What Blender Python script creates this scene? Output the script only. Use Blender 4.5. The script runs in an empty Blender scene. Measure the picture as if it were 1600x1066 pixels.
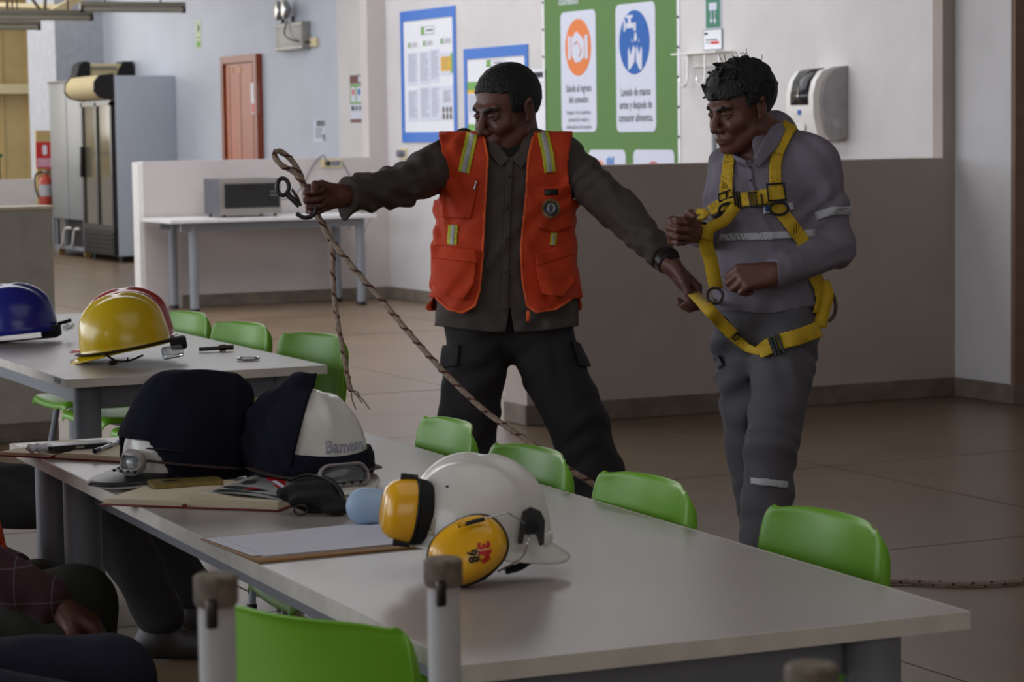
import bpy, bmesh, math, random
import numpy as np
from math import sin, cos, pi, radians, sqrt, atan2
from mathutils import Vector, Matrix, Euler, Quaternion
random.seed(7)
SC = bpy.context.scene
COL = SC.collection
# ------------------------------------------------------------------ camera, world, lights, exposure
F_PX = 3950.0; PSI = radians(25.4); PITCH = radians(4.79); ROLL = radians(-0.85); CAM_Z = 1.43
CM = (Matrix.Rotation(-PSI, 3, 'Z') @ Matrix.Rotation(pi/2 - PITCH, 3, 'X') @ Matrix.Rotation(ROLL, 3, 'Z'))
CPOS = Vector((0, 0, CAM_Z))
cam = bpy.data.objects.new('camera', bpy.data.cameras.new('camera')); COL.objects.link(cam)
cam.matrix_world = Matrix.Translation(CPOS) @ CM.to_4x4()
cam.data.sensor_width = 36; cam.data.lens = F_PX/1600*36; cam.data.clip_end = 200
cam.data.dof.use_dof = True; cam.data.dof.focus_distance = 5.6; cam.data.dof.aperture_fstop = 11
SC.camera = cam
SC.view_settings.view_transform = 'Standard'; SC.view_settings.look = 'None'
SC.view_settings.gamma = 1; SC.view_settings.use_curve_mapping = False
SC.view_settings.exposure = 0.05
world = bpy.data.worlds.new('sky'); SC.world = world; world.use_nodes = True
bg = world.node_tree.nodes['Background']; bg.inputs[0].default_value = (0.80, 0.88, 1.0, 1); bg.inputs[1].default_value = 1.2

def area(name, loc, size, sizey, target, power, col):
    l = bpy.data.lights.new(name, 'AREA'); l.shape = 'RECTANGLE'; l.size = size; l.size_y = sizey
    l.energy = power; l.color = col
    o = bpy.data.objects.new(name, l); COL.objects.link(o); o.location = loc
    d = Vector(target) - Vector(loc); o.rotation_euler = d.to_track_quat('-Z', 'Y').to_euler()
    return o
# daylight entering through the tall windows of the left side and the far end of the hall
area('window_daylight_left', (-6.9, 17, 2.6), 22, 2.6, (8, 17, 1.6), 620, (0.93, 0.96, 1.0))
area('window_daylight_near', (-6.9, 3.0, 2.6), 5, 2.4, (3, 5, 0.9), 42, (0.95, 0.97, 1.0))
area('window_daylight_far', (3.0, 34.5, 2.6), 6, 2.4, (3.5, 10, 0.6), 330, (1.0, 0.97, 0.92))
area('fill_light_behind', (0.0, -4.6, 2.6), 7, 2.2, (3, 8, 0.8), 62, (1.0, 0.92, 0.86))  # unseen fill added behind the camera for the surfaces that face it

area('overhead_fill_far', (4.6, 17.0, 4.33), 6.0, 9.0, (4.6, 17.0, 0), 360, (0.97, 0.97, 1.0))  # added overhead fill, lifts the far floor and the partition front
area('overhead_fill_end', (5.0, 29.5, 4.33), 6.0, 8.0, (5.0, 29.5, 0), 230, (1.0, 0.98, 0.95))  # fill added under the solid ceiling to brighten the sheeting and door wall
area('overhead_fill_near', (2.0, 2.5, 4.33), 4.0, 5.0, (2.0, 2.5, 0), 36, (1.0, 0.97, 0.94))  # small fill added overhead to brighten the near tabletop

def ray(px, py):
    return CM @ Vector(((px-800)/F_PX, -(py-533)/F_PX, -1))
def G(px, py, z=0.0):
    d = ray(px, py); return CPOS + d*((z-CAM_Z)/d.z)
def DP(px, py, dep):
    return CPOS + ray(px, py)*dep
def PX(px, py, X):
    d = ray(px, py); return CPOS + d*(X/d.x)
def PY(px, py, Y):
    d = ray(px, py); return CPOS + d*(Y/d.y)

# ------------------------------------------------------------------ materials
MATS = {}
def mat(name, col, rough=0.6, metal=0.0, var=0.06, scale=12.0, bump=0.0, bscale=60.0, spec=0.5, coat=0.0,
        trans=0.0, emit=None, stretch=None, alpha=None):
    if name in MATS: return MATS[name]
    m = bpy.data.materials.new(name); m.use_nodes = True
    nt = m.node_tree; b = nt.nodes['Principled BSDF']
    col = tuple(c/255.0 for c in col) if max(col) > 1 else col
    lin = tuple((c/12.92 if c <= 0.04045 else ((c+0.055)/1.055)**2.4) for c in col)
    b.inputs['Roughness'].default_value = rough; b.inputs['Metallic'].default_value = metal
    b.inputs['Specular IOR Level'].default_value = spec; b.inputs['Coat Weight'].default_value = coat
    b.inputs['Coat Roughness'].default_value = 0.12
    b.inputs['Transmission Weight'].default_value = trans
    if alpha is not None: b.inputs['Alpha'].default_value = alpha
    if emit: b.inputs['Emission Color'].default_value = (*lin, 1); b.inputs['Emission Strength'].default_value = emit
    tc = nt.nodes.new('ShaderNodeTexCoord'); mp = nt.nodes.new('ShaderNodeMapping')
    nt.links.new(tc.outputs['Object'], mp.inputs[0])
    if stretch: mp.inputs['Scale'].default_value = stretch
    if var > 0:
        n = nt.nodes.new('ShaderNodeTexNoise'); n.inputs['Scale'].default_value = scale; n.inputs['Detail'].default_value = 5
        nt.links.new(mp.outputs[0], n.inputs['Vector'])
        r = nt.nodes.new('ShaderNodeValToRGB'); r.color_ramp.elements[0].position = 0.3; r.color_ramp.elements[1].position = 0.7
        r.color_ramp.elements[0].color = (*[max(0, c*(1-var*2)) for c in lin], 1)
        r.color_ramp.elements[1].color = (*[min(1, c*(1+var)) for c in lin], 1)
        nt.links.new(n.outputs['Fac'], r.inputs[0]); nt.links.new(r.outputs[0], b.inputs['Base Color'])
    else:
        b.inputs['Base Color'].default_value = (*lin, 1)
    if bump > 0:
        n2 = nt.nodes.new('ShaderNodeTexNoise'); n2.inputs['Scale'].default_value = bscale; n2.inputs['Detail'].default_value = 4
        nt.links.new(mp.outputs[0], n2.inputs['Vector'])
        bp = nt.nodes.new('ShaderNodeBump'); bp.inputs['Strength'].default_value = bump; bp.inputs['Distance'].default_value = 0.01
        nt.links.new(n2.outputs['Fac'], bp.inputs['Height']); nt.links.new(bp.outputs[0], b.inputs['Normal'])
    MATS[name] = m
    return m
M_wall = mat('white_paint', (205, 202, 202), 0.75, var=0.03, scale=3, bump=0.15, bscale=30)
M_bluewall = mat('cool_white_paint', (188, 193, 205), 0.75, var=0.03, scale=2, bump=0.1, bscale=25)
M_part = mat('grey_white_partition_paint', (181, 167, 158), 0.8, var=0.04, scale=2.5, bump=0.2, bscale=25)
M_base = mat('cement_skirting', (120, 108, 96), 0.8, var=0.14, scale=9, bump=0.4, bscale=40)
M_slab = mat('polished_cement', (122, 101, 79), 0.32, var=0.10, scale=1.6, bump=0.06, bscale=18, spec=0.5)
M_joint = mat('floor_joint', (52, 44, 38), 0.9)
M_ceil = mat('ceiling_paint', (150, 150, 150), 0.9)
M_lam = mat('grey_laminate', (158, 151, 147), 0.31, var=0.015, scale=6, bump=0.03, bscale=180, spec=0.45)
M_edge = mat('white_edge_band', (214, 208, 198), 0.55, var=0.07, scale=14)
M_steel = mat('grey_painted_steel', (128, 132, 140), 0.4, var=0.02, spec=0.5)
M_green = mat('green_plastic', (106, 164, 28), 0.38, var=0.02, scale=8, bump=0.05, bscale=300, spec=0.45)
M_green2 = mat('worn_green_plastic', (106, 168, 44), 0.42, var=0.05, scale=20, bump=0.05, bscale=300)
M_black = mat('black_plastic', (20, 20, 22), 0.4, var=0)
M_blackm = mat('matte_black', (14, 14, 16), 0.8, var=0)
M_white = mat('white_plastic', (226, 224, 220), 0.35, var=0.01)
M_chrome = mat('bright_metal', (190, 190, 190), 0.25, 1.0, var=0)
M_darkmetal = mat('dark_metal', (70, 66, 62), 0.35, 1.0, var=0)
M_beige = mat('beige_sheet', (190, 165, 112), 0.7, var=0.05, scale=3)
M_beige2 = mat('pale_beige_beam', (218, 202, 158), 0.6, var=0.02)
M_paper = mat('white_paper', (225, 226, 232), 0.8, var=0.01)
M_ink = mat('dark_ink', (48, 50, 60), 0.8, var=0)

# ------------------------------------------------------------------ object helpers
def link(o, parent=None):
    COL.objects.link(o)
    if parent is not None: o.parent = parent
    return o
def tag(o, label=None, cat=None, group=None, kind=None):
    if label: o['label'] = label
    if cat: o['category'] = cat
    if group: o['group'] = group
    if kind: o['kind'] = kind
    return o
def thing(name, label, cat, loc=(0, 0, 0), rz=0.0, group=None, rot=None):
    o = bpy.data.objects.new(name, None); o.empty_display_size = 0.05
    o.location = loc; o.rotation_euler = rot if rot is not None else (0, 0, rz)
    link(o); return tag(o, label, cat, group)
KIDS = {}
def copy_tree(o, parent=None):
    c = o.copy(); COL.objects.link(c)
    if parent is not None: c.parent = parent
    for ch in list(o.children): copy_tree(ch, c)
    return c

class MB:
    def __init__(s): s.bm = bmesh.new()
    def box(s, c, size, rot=None, bev=0.0, seg=2):
        r = bmesh.ops.create_cube(s.bm, size=1.0)
        vs = r['verts']
        M = Matrix.Translation(Vector(c))
        if rot is not None:
            M = M @ (rot.to_4x4() if hasattr(rot, 'to_4x4') else Euler(rot).to_matrix().to_4x4())
        M = M @ Matrix.Diagonal((*size, 1))
        bmesh.ops.transform(s.bm, matrix=M, verts=vs)
        if bev > 0:
            es = set()
            for v in vs: es.update(v.link_edges)
            bmesh.ops.bevel(s.bm, geom=list(es), offset=bev, segments=seg, affect='EDGES', profile=0.5)
        return s
    def b2(s, lo, hi, bev=0.0, seg=2):
        lo = Vector(lo); hi = Vector(hi)
        return s.box((lo+hi)/2, [abs(q) for q in (hi-lo)], None, bev, seg)
    def tube(s, pts, r, n=10, closed=False, cap=True, flat=None):
        """sweep a circle (or flat ellipse flat=(w,h)) along pts"""
        P = [Vector(p) for p in pts]; rings = []
        N = len(P); up = None
        for i, p in enumerate(P):
            if closed: t = (P[(i+1) % N]-P[i-1]).normalized()
            else: t = (P[min(i+1, N-1)]-P[max(i-1, 0)]).normalized()
            if up is None:
                up = Vector((0, 0, 1)) if abs(t.z) < 0.9 else Vector((1, 0, 0))
            a = t.cross(up)
            if a.length < 1e-6: a = t.orthogonal()
            a.normalize(); b = a.cross(t).normalized(); up = b
            rr = r[i] if isinstance(r, (list, tuple)) else r
            ring = []
            for k in range(n):
                an = 2*pi*k/n
                if flat: q = a*cos(an)*flat[0]+b*sin(an)*flat[1]
                else: q = a*cos(an)*rr+b*sin(an)*rr
                ring.append(s.bm.verts.new(p+q))
            rings.append(ring)
        R = N if closed else N-1
        for i in range(R):
            A = rings[i]; B = rings[(i+1) % N]
            for k in range(n):
                s.bm.faces.new((A[k], A[(k+1) % n], B[(k+1) % n], B[k]))
        if cap and not closed:
            s.bm.faces.new(rings[0][::-1]); s.bm.faces.new(rings[-1])
        return s
    def cyl(s, a, b, r, r2=None, n=20):
        return s.tube([a, b], [r, r if r2 is None else r2], n)
    def lathe(s, prof, n=28, M=None, ax=None):
        rings = []
        for (r, z) in prof:
            ring = [s.bm.verts.new(Vector((max(r, 1e-4)*cos(2*pi*k/n), max(r, 1e-4)*sin(2*pi*k/n), z))) for k in range(n)]
            rings.append(ring)
        for A, B in zip(rings, rings[1:]):
            for k in range(n): s.bm.faces.new((A[k], A[(k+1) % n], B[(k+1) % n], B[k]))
        s.bm.faces.new(rings[0][::-1]); s.bm.faces.new(rings[-1])
        if M is not None: bmesh.ops.transform(s.bm, matrix=M, verts=[v for r in rings for v in r])
        return s
    def prism(s, pts, h, M=None):
        """2D outline pts (x,y) extruded from z=0 to h"""
        A = [s.bm.verts.new((x, y, 0)) for x, y in pts]; B = [s.bm.verts.new((x, y, h)) for x, y in pts]
        n = len(pts)
        s.bm.faces.new(A[::-1]); s.bm.faces.new(B)
        for k in range(n): s.bm.faces.new((A[k], A[(k+1) % n], B[(k+1) % n], B[k]))
        if M is not None: bmesh.ops.transform(s.bm, matrix=M, verts=A+B)
        return s
    def grid(s, rows, closed_u=False):
        vv = [[s.bm.verts.new(p) for p in row] for row in rows]
        for A, B in zip(vv, vv[1:]):
            m = len(A); R = m if closed_u else m-1
            for k in range(R):
                s.bm.faces.new((A[k], A[(k+1) % m], B[(k+1) % m], B[k]))
        return s
    def build(s, name, m, parent=None, smooth=True, angle=35, loc=None, rot=None, solid=None, sub=0, fix=True):
        if fix: bmesh.ops.recalc_face_normals(s.bm, faces=s.bm.faces)
        me = bpy.data.meshes.new(name); s.bm.to_mesh(me); s.bm.free()
        me.materials.append(m)
        if smooth:
            for p in me.polygons: p.use_smooth = True
            try: me.set_sharp_from_angle(angle=radians(angle))
            except Exception: pass
        o = bpy.data.objects.new(name, me); link(o, parent)
        if loc is not None: o.location = loc
        if rot is not None: o.rotation_euler = rot
        if solid:
            md = o.modifiers.new('solid', 'SOLIDIFY'); md.thickness = solid; md.offset = 0
        if sub:
            md = o.modifiers.new('sub', 'SUBSURF'); md.levels = sub; md.render_levels = sub
        return o
def frame(o, x, y=None, z=None):
    """4x4 from origin and x, y axes"""
    x = Vector(x).normalized(); y = Vector(y); y = (y - x*y.dot(x)).normalized(); z = x.cross(y)
    M = Matrix((x, y, z)).transposed().to_4x4(); M.translation = Vector(o); return M
def text(name, s, size, m, parent, M, depth=0.0006, align='CENTER', bold=0.0, sx=1.0, spacing=1.0):
    cu = bpy.data.curves.new(name, 'FONT'); cu.body = s; cu.size = size; cu.align_x = align; cu.align_y = 'CENTER'
    cu.extrude = depth; cu.offset = bold; cu.space_line = spacing; cu.resolution_u = 2
    t = bpy.data.objects.new(name, cu); COL.objects.link(t)
    dg = bpy.context.evaluated_depsgraph_get()
    me = bpy.data.meshes.new_from_object(t.evaluated_get(dg))
    bpy.data.objects.remove(t); bpy.data.curves.remove(cu)
    me.name = name; me.transform(M @ Matrix.Diagonal((sx, 1, 1, 1))); me.materials.clear(); me.materials.append(m)
    o = bpy.data.objects.new(name, me); link(o, parent); return o
def text_lines(name, s, size, m, parent, M, spacing=1.0, **k):
    L = s.split('\n'); step = size*spacing
    for i, t in enumerate(L):
        text(name, t, size, m, parent, M @ Matrix.Translation((0, ((len(L)-1)/2-i)*step, 0)), **k)
def rrect(w, h, r, n=5, cx=0, cy=0):
    out = []
    for (x, y, a0) in ((w/2-r, h/2-r, 0), (-w/2+r, h/2-r, 90), (-w/2+r, -h/2+r, 180), (w/2-r, -h/2+r, 270)):
        for k in range(n+1):
            a = radians(a0+90*k/n); out.append((cx+x+r*cos(a), cy+y+r*sin(a)))
    return out
def ell(a, b, n=32, cx=0, cy=0):
    return [(cx+a*cos(2*pi*k/n), cy+b*sin(2*pi*k/n)) for k in range(n)]
def spline(pts, n=8, closed=False):
    P = [Vector(p) for p in pts]; out = []; N = len(P)
    rng = range(N) if closed else range(N-1)
    for i in rng:
        p0 = P[(i-1) % N] if closed or i > 0 else P[0]*2-P[1]
        p1 = P[i]; p2 = P[(i+1) % N]
        p3 = P[(i+2) % N] if closed or i+2 < N else P[-1]*2-P[-2]
        for k in range(n):
            t = k/n
            out.append(0.5*((2*p1)+(-p0+p2)*t+(2*p0-5*p1+4*p2-p3)*t*t+(-p0+3*p1-3*p2+p3)*t**3))
    if not closed: out.append(P[-1])
    return out
# ------------------------------------------------------------------ the setting
def struct(name, mb, m, **k):
    o = mb.build(name, m, **k); o['kind'] = 'structure'; return o
CEIL = 4.4
fl = struct('floor', MB().b2((-7, -5, -0.16), (14, 40, -0.025)), M_joint, smooth=False)
jx = [-7, -4.6, -2.75, -0.9, 0.95, 2.6, 3.78, 5.71, 7.6, 9.5, 11.4, 14]
jy = [-5, -2.4, -0.5, 1.4, 3.3, 5.2, 7.07, 8.95, 10.85, 12.75, 14.65, 16.55, 18.45, 20.35, 22.25, 24.15, 26.05, 28, 30, 33, 36.5, 40]
for i in range(len(jx)-1):
    for j in range(len(jy)-1):
        g = 0.005
        sl = MB().b2((jx[i]+g, jy[j]+g, -0.03), (jx[i+1]-g, jy[j+1]-g, random.uniform(-0.0012, 0))).build('slab', M_slab, fl, smooth=False)
struct('ceiling', MB().b2((-7, -5, CEIL), (14, 40, CEIL+0.15)), M_ceil, smooth=False)
# left side of the hall: sill, lintel and window piers (out of the frame)
lw = struct('wall_left', MB().b2((-7.2, -5, 0), (-7.0, 40, 1.0)).b2((-7.2, -5, 4.0), (-7.0, 40, CEIL))
       .b2((-7.2, -5, 1.0), (-7.0, 0, 4.0)).b2((-7.2, 29, 1.0), (-7.0, 40, 4.0)), M_wall, smooth=False)
struct('wall_back', MB().b2((-7.2, -5.2, 0), (14, -5.0, CEIL)), M_wall, smooth=False)
# partition beside the two men: low wall with an opening above it
YP2 = 10.95
struct('wall_right', MB().b2((5.275, YP2, 0), (7.697, YP2+0.24, 1.248)).b2((7.697, YP2, 0), (8.37, YP2+0.09, CEIL)), M_part, smooth=False)
struct('wall_right', MB().b2((7.775, 10.47, 0), (8.37, YP2, CEIL)).b2((8.37, -5, 0), (8.6, 10.47, CEIL)), M_wall, smooth=False)
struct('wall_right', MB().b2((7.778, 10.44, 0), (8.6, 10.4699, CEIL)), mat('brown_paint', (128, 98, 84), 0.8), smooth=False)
for lo, hi in (((5.262, YP2-0.013, 0), (7.775, YP2, 0.098)), ((5.262, YP2, 0), (5.2749, YP2+0.24, 0.098)),
               ((7.762, 10.43, 0), (7.7749, YP2-0.013, 0.098)), ((7.7751, 10.427, 0), (8.6, 10.44, 0.098))):
    struct('baseboard_right', MB().b2(lo, hi, bev=0.003, seg=1), M_base, smooth=False)
# poster wall seen over it
XP = 8.37
struct('wall_poster', MB().b2((XP, YP2+0.09, 0), (XP+0.2, 20.05, CEIL)), M_wall, smooth=False)
struct('baseboard_poster', MB().b2((XP-0.013, YP2+0.09, 0), (XP-0.0001, 20.03, 0.10), bev=0.003, seg=1), M_base, smooth=False)
# far partition behind the microwave table
YP1 = 20.05
struct('wall_far', MB().b2((6.20, YP1, 0), (8.20, YP1+0.16, 1.21)).b2((8.20, YP1, 0), (XP+0.2, YP1+0.16, CEIL)), mat('light_partition_paint', (196, 188, 186), 0.8, var=0.03, scale=2.5, bump=0.15), smooth=False)
struct('baseboard_far', MB().b2((6.50, YP1-0.012, 0), (XP-0.013, YP1-0.0001, 0.10), bev=0.003, seg=1), M_base, smooth=False)
struct('trim_1', MB().b2((6.15, YP1+0.001, 0), (6.1999, YP1+0.159, 1.205), bev=0.004, seg=1), mat('lit_wall_end', (228, 226, 222), 0.6, var=0.02), smooth=False)  # wall end coloured lighter to stand for the side light it catches
# wall with the brown door
XD = 8.9
struct('wall_door', MB().b2((XD, 22.36, 0), (XD+0.2, 30.3, CEIL)), M_bluewall, smooth=False)
struct('wall_door', MB().b2((XD-0.06, 20.22, 0), (XD+0.2, 22.36, CEIL)), M_wall, smooth=False)
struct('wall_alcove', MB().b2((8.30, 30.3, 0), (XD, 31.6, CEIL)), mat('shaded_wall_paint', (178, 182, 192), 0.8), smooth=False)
# low wall at left beside the passage
YP3 = 11.66
struct('wall_low', MB().b2((1.2, YP3, 0), (3.155, YP3+0.16, 1.085)), mat('beige_partition_paint', (178, 170, 158), 0.8, bump=0.15), smooth=False)
struct('trim_2', MB().b2((1.19, YP3-0.01, 1.0851), (3.165, YP3+0.17, 1.104), bev=0.004, seg=1), mat('cream_trim', (214, 200, 176), 0.6), smooth=False)
struct('baseboard_low', MB().b2((1.2, YP3-0.013, 0), (3.155, YP3-0.0001, 0.09), bev=0.003, seg=1), M_base, smooth=False)
# parapet, green rail and beige sheeting at the far end
struct('wall_parapet', MB().b2((4, 31.0, 0), (8.25, 31.15, 0.9)), M_wall, smooth=False)
rail = thing('railing', 'dark green tube railing on the far white parapet, left of the coolers', 'railing', (6, 31.07, 0.9))
gm = mat('green_rail_paint', (34, 92, 52), 0.4)
MB().tube([(-2, 0, 0.30), (1.80, 0, 0.30)], 0.022, 10).build('top_rail', gm, rail)
for x in (-1.6, -0.1, 1.75): MB().cyl((x, 0, 0.0), (x, 0, 0.30), 0.02, n=10).build('post', gm, rail)
fw = MB()
xs = []; x = 2.0; k = 0
rows = [[], []]
while x < 14:
    for dx, dy in ((0, 0), (0.30, 0), (0.325, -0.035), (0.355, -0.035), (0.38, 0)):
        for r, z in ((0, 0), (1, CEIL)): rows[r].append(Vector((x+dx, 35.0+dy, z)))
    x += 0.38
fw.grid(rows)
struct('wall_sheeting', fw, M_beige, smooth=False, solid=0.004)
struct('trim_3', MB().b2((2, 34.72, 2.02), (14, 34.9, 2.16), bev=0.01), M_beige2, smooth=False)
struct('trim_4', MB().b2((2, 34.72, 3.05), (14, 34.9, 3.2), bev=0.01), M_beige2, smooth=False)
tr = thing('roof_truss', 'pale beige sloping steel brace under the roof at top left', 'truss', (0, 0, 0))
A = DP(78, 22, 27.5); B = DP(150, -18, 25.5); C0 = DP(-60, 40, 29)
MB().tube([A, B], 0, n=4, flat=(0.07, 0.05)).build('brace', M_beige2, tr, smooth=False)
MB().tube([DP(-80, 8, 30), DP(110, 14, 30)], 0, n=4, flat=(0.07, 0.05)).build('brace', M_beige2, tr, smooth=False)
for (a, b) in (((10, -30), (12, 30)), ((30, -30), (70, 26)), ((72, -40), (70, 26))):
    MB().tube([DP(*a, 29.5), DP(*b, 29.5)], 0.018, n=8).build('rod', mat('dark_bracing', (70, 60, 44), 0.6), tr)

# ------------------------------------------------------------------ door
dr = thing('door_1', 'brown wooden door with a small red and white notice', 'door', (XD, 25.15, 0)); dr['kind'] = 'structure'
del dr['category']
mdoor = mat('brown_door_wood', (160, 76, 34), 0.5, var=0.1, scale=3, stretch=(1, 1, 0.15))
mfr = mat('door_frame_wood', (132, 58, 26), 0.5, var=0.1, scale=3)
MB().b2((-0.045, -0.47, 0.0), (-0.01, 0.50, 2.16), bev=0.003, seg=1).build('door_panel', mdoor, dr, smooth=False)
MB().b2((-0.07, -0.54, 0), (-0.002, -0.47, 2.24)).b2((-0.07, 0.50, 0), (-0.002, 0.58, 2.24)).b2((-0.07, -0.47, 2.165), (-0.002, 0.50, 2.24)).build('door_frame', mfr, dr, smooth=False)
for y in (-0.36, 0.02, 0.36): MB().b2((-0.049, y-0.008, 0.02), (-0.0449, y+0.008, 2.14)).build('groove_strip', mfr, dr, smooth=False)
for y in (0.27, 0.02): MB().b2((-0.05, y-0.05, 2.06), (-0.0451, y+0.05, 2.12)).build('sticker', mat('tan_sticker', (196, 150, 110), 0.7), dr, smooth=False)
MB().cyl((-0.05, 0.42, 1.02), (-0.11, 0.42, 1.02), 0.025, n=14).build('door_handle', M_darkmetal, dr)

# flat signs hung on walls that face -X : local x axis = -Y, local y = Z
def wsign(name, label, cat, X, px, py, th=0.006, group=None):
    """px,py = two image corners used to work out the place on the wall plane X"""
    a = PX(px[0], py[0], X); b = PX(px[1], py[1], X)
    c = (a+b)/2; w = abs(a.y-b.y); h = abs(a.z-b.z)
    o = thing(name, label, cat, (X-0.0015, c.y, c.z), 0, group)
    o.matrix_world = frame((X-0.0015, c.y, c.z), (0, -1, 0), (0, 0, 1))
    return o, w, h
def plate(name, m, o, cx, cy, w, h, z=0.0, t=0.003, r=None):
    pts = rrect(w, h, r) if r else [(-w/2, -h/2), (w/2, -h/2), (w/2, h/2), (-w/2, h/2)]
    return MB().prism(pts, t, Matrix.Translation((cx, cy, z))).build(name, m, o, smooth=False)
def bars(mb, x0, x1, y, n, dy, th, z):
    for k in range(n):
        e = x1 - (x1-x0)*random.choice((0, 0, 0.12, 0.3))
        mb.b2((x0, y-k*dy-th/2, z), (e, y-k*dy+th/2, z+0.0008))
M_red = mat('sign_red', (196, 40, 44), 0.6, var=0); M_sgreen = mat('banner_green', (84, 124, 62), 0.7, var=0.02, scale=4)
M_exitgreen = mat('sign_green', (20, 112, 84), 0.5, var=0); M_frameblue = mat('frame_blue', (44, 108, 196), 0.6, var=0)
M_orange = mat('sign_orange', (222, 124, 62), 0.7, var=0); M_sblue = mat('sign_blue', (24, 92, 172), 0.7, var=0)
M_pan = mat('banner_panel_white', (206, 210, 226), 0.75, var=0.01); M_grey = mat('print_grey', (120, 122, 134), 0.8, var=0)
M_yel = mat('print_yellow', (222, 176, 60), 0.8, var=0); M_lime = mat('print_green', (120, 168, 90), 0.8, var=0)

# notice on the door
o, w, h = wsign('notice', 'small white and red notice on the brown door', 'sign', XD-0.046, (392, 405), (130, 178))
plate('sheet', M_paper, o, 0, 0, w, h, t=0.002)
plate('symbol', M_ink, o, 0, h*0.17, w*0.2, h*0.42, 0.002, 0.001); plate('symbol', M_ink, o, 0, h*0.42, w*0.24, h*0.06, 0.002, 0.001)
plate('red_panel', mat('pink_red', (206, 110, 106), 0.7), o, 0, -h*0.31, w*0.9, h*0.3, 0.002, 0.001)
# green banner
o, w, h = wsign('banner', 'tall green hygiene banner with white rounded panels and round pictograms', 'banner', XP, (850, 1061), (-60, 330))
yb = lambda px: PX(px, 130, XP).y
Yc = o.matrix_world.translation.y; Zc = o.matrix_world.translation.z
def bx(px, py):
    p = PX(px, py, XP); return (Yc-p.y, p.z-Zc)
plate('banner_sheet', M_sgreen, o, 0, 0, w, h, t=0.004)
for sx in (-1, 1):
    for k in range(9): MB().cyl((sx*(w/2+0.02), h/2-0.1-k*(h-0.2)/8, 0), (sx*(w/2+0.02), h/2-0.1-k*(h-0.2)/8, 0.01), 0.009, n=8).build('eyelet', M_darkmetal, o)
    plate('hem', M_paper, o, sx*(w/2+0.018), 0, 0.04, h, 0, 0.003)
def panel(x0, y0, x1, y1, r=0.05):
    a = bx(x0, y0); b = bx(x1, y1); cx, cy = (a[0]+b[0])/2, (a[1]+b[1])/2; W = abs(a[0]-b[0]); H = abs(a[1]-b[1])
    return plate('panel', M_pan, o, cx, cy, W, H, 0.004, 0.003, r), cx, cy, W, H
Z1 = 0.007
pn, cx, cy, W, H = panel(877, 20, 934, 206)
a = bx(905, 74); R = 0.205
q = MB().prism(ell(R, R*1.0), 0.002, Matrix.Translation((a[0], a[1], Z1))).build('orange_disc', M_orange, o, smooth=False)
hm = MB()
for sx in (-1, 1):
    hm.box((a[0]+sx*0.135, a[1], Z1+0.003), (0.045, 0.17, 0.002))
hm.prism([(a[0]-0.10, a[1]+0.07), (a[0]-0.02, a[1]+0.115), (a[0]+0.05, a[1]+0.08), (a[0]+0.10, a[1]+0.05), (a[0]+0.10, a[1]-0.07), (a[0]+0.03, a[1]-0.105), (a[0]-0.04, a[1]-0.11), (a[0]-0.10, a[1]-0.05)][::-1], 0.002, Matrix.Translation((0, 0, Z1+0.002)))
hm.build('handshake_symbol', M_pan, pn, smooth=False)
fg = MB().tube([(a[0]-0.06, a[1]+0.02, Z1+0.0045), (a[0]-0.01, a[1]+0.045, Z1+0.0045), (a[0]+0.06, a[1]-0.02, Z1+0.0045), (a[0]+0.02, a[1]-0.07, Z1+0.0045)], 0.004, 4).build('handshake_outline', M_orange, pn)
t = bx(906, 147); text_lines('lettering', 'Salude al ingreso\ndel comedor.', 0.076, M_ink, pn, Matrix.Translation((t[0], t[1], Z1)), bold=0.0012, spacing=1.05, sx=0.8)
t = bx(906, 187); text_lines('lettering', 'Respetar a los compañeros,\npersonal del comedor y\ncolaboradores de la empresa.', 0.044, M_grey, pn, Matrix.Translation((t[0], t[1], Z1)), bold=0.001, spacing=1.2, sx=0.78)
pn, cx, cy, W, H = panel(963, 8, 1027, 206)
a = bx(993, 66)
MB().prism(ell(0.222, 0.222), 0.002, Matrix.Translation((a[0], a[1], Z1))).build('blue_disc', M_sblue, o, smooth=False)
tp = MB()
X0, Y0 = a
def pl(pts, z=Z1+0.002): tp.prism([(X0+x, Y0+y) for x, y in pts], 0.002, Matrix.Translation((0, 0, z)))
pl([(-0.13, 0.10), (0.0, 0.10), (0.0, 0.135), (-0.13, 0.135)]); pl([(-0.15, 0.08), (-0.125, 0.08), (-0.125, 0.16), (-0.15, 0.16)])
pl([(-0.085, 0.135), (-0.045, 0.135), (-0.045, 0.17), (-0.085, 0.17)]); pl([(-0.115, 0.17), (-0.015, 0.17), (-0.015, 0.19), (-0.115, 0.19)])
pl([(-0.005, 0.08), (0.03, 0.08), (0.03, 0.135), (-0.005, 0.135)])
pl([(0.012, 0.0), (0.045, 0.02), (0.04, 0.05), (0.022, 0.075), (0.005, 0.045), (0.0, 0.02)])
pl([(-0.015, 0.0), (-0.045, 0.03), (-0.03, 0.0)]); pl([(0.06, 0.0), (0.08, 0.03), (0.075, 0.0)])
pl([(-0.09, -0.19), (-0.055, -0.18), (0.0, -0.14), (0.02, -0.05), (-0.01, -0.02), (-0.05, -0.09), (-0.075, -0.03), (-0.09, -0.06)])
pl([(0.03, -0.05), (0.03, -0.13), (0.075, -0.19), (0.11, -0.19), (0.115, -0.06), (0.10, -0.03), (0.075, -0.09), (0.04, -0.02)])
tp.build('tap_and_hands_symbol', M_pan, pn, smooth=False)
t = bx(995, 164); text_lines('lettering', 'Lavado de manos\nantes y después de\nconsumir alimentos.', 0.08, M_ink, pn, Matrix.Translation((t[0], t[1], Z1)), bold=0.0012, spacing=1.12, sx=0.78)
pn, cx, cy, W, H = panel(921, 234, 980, 330)
mm = MB()
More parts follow.
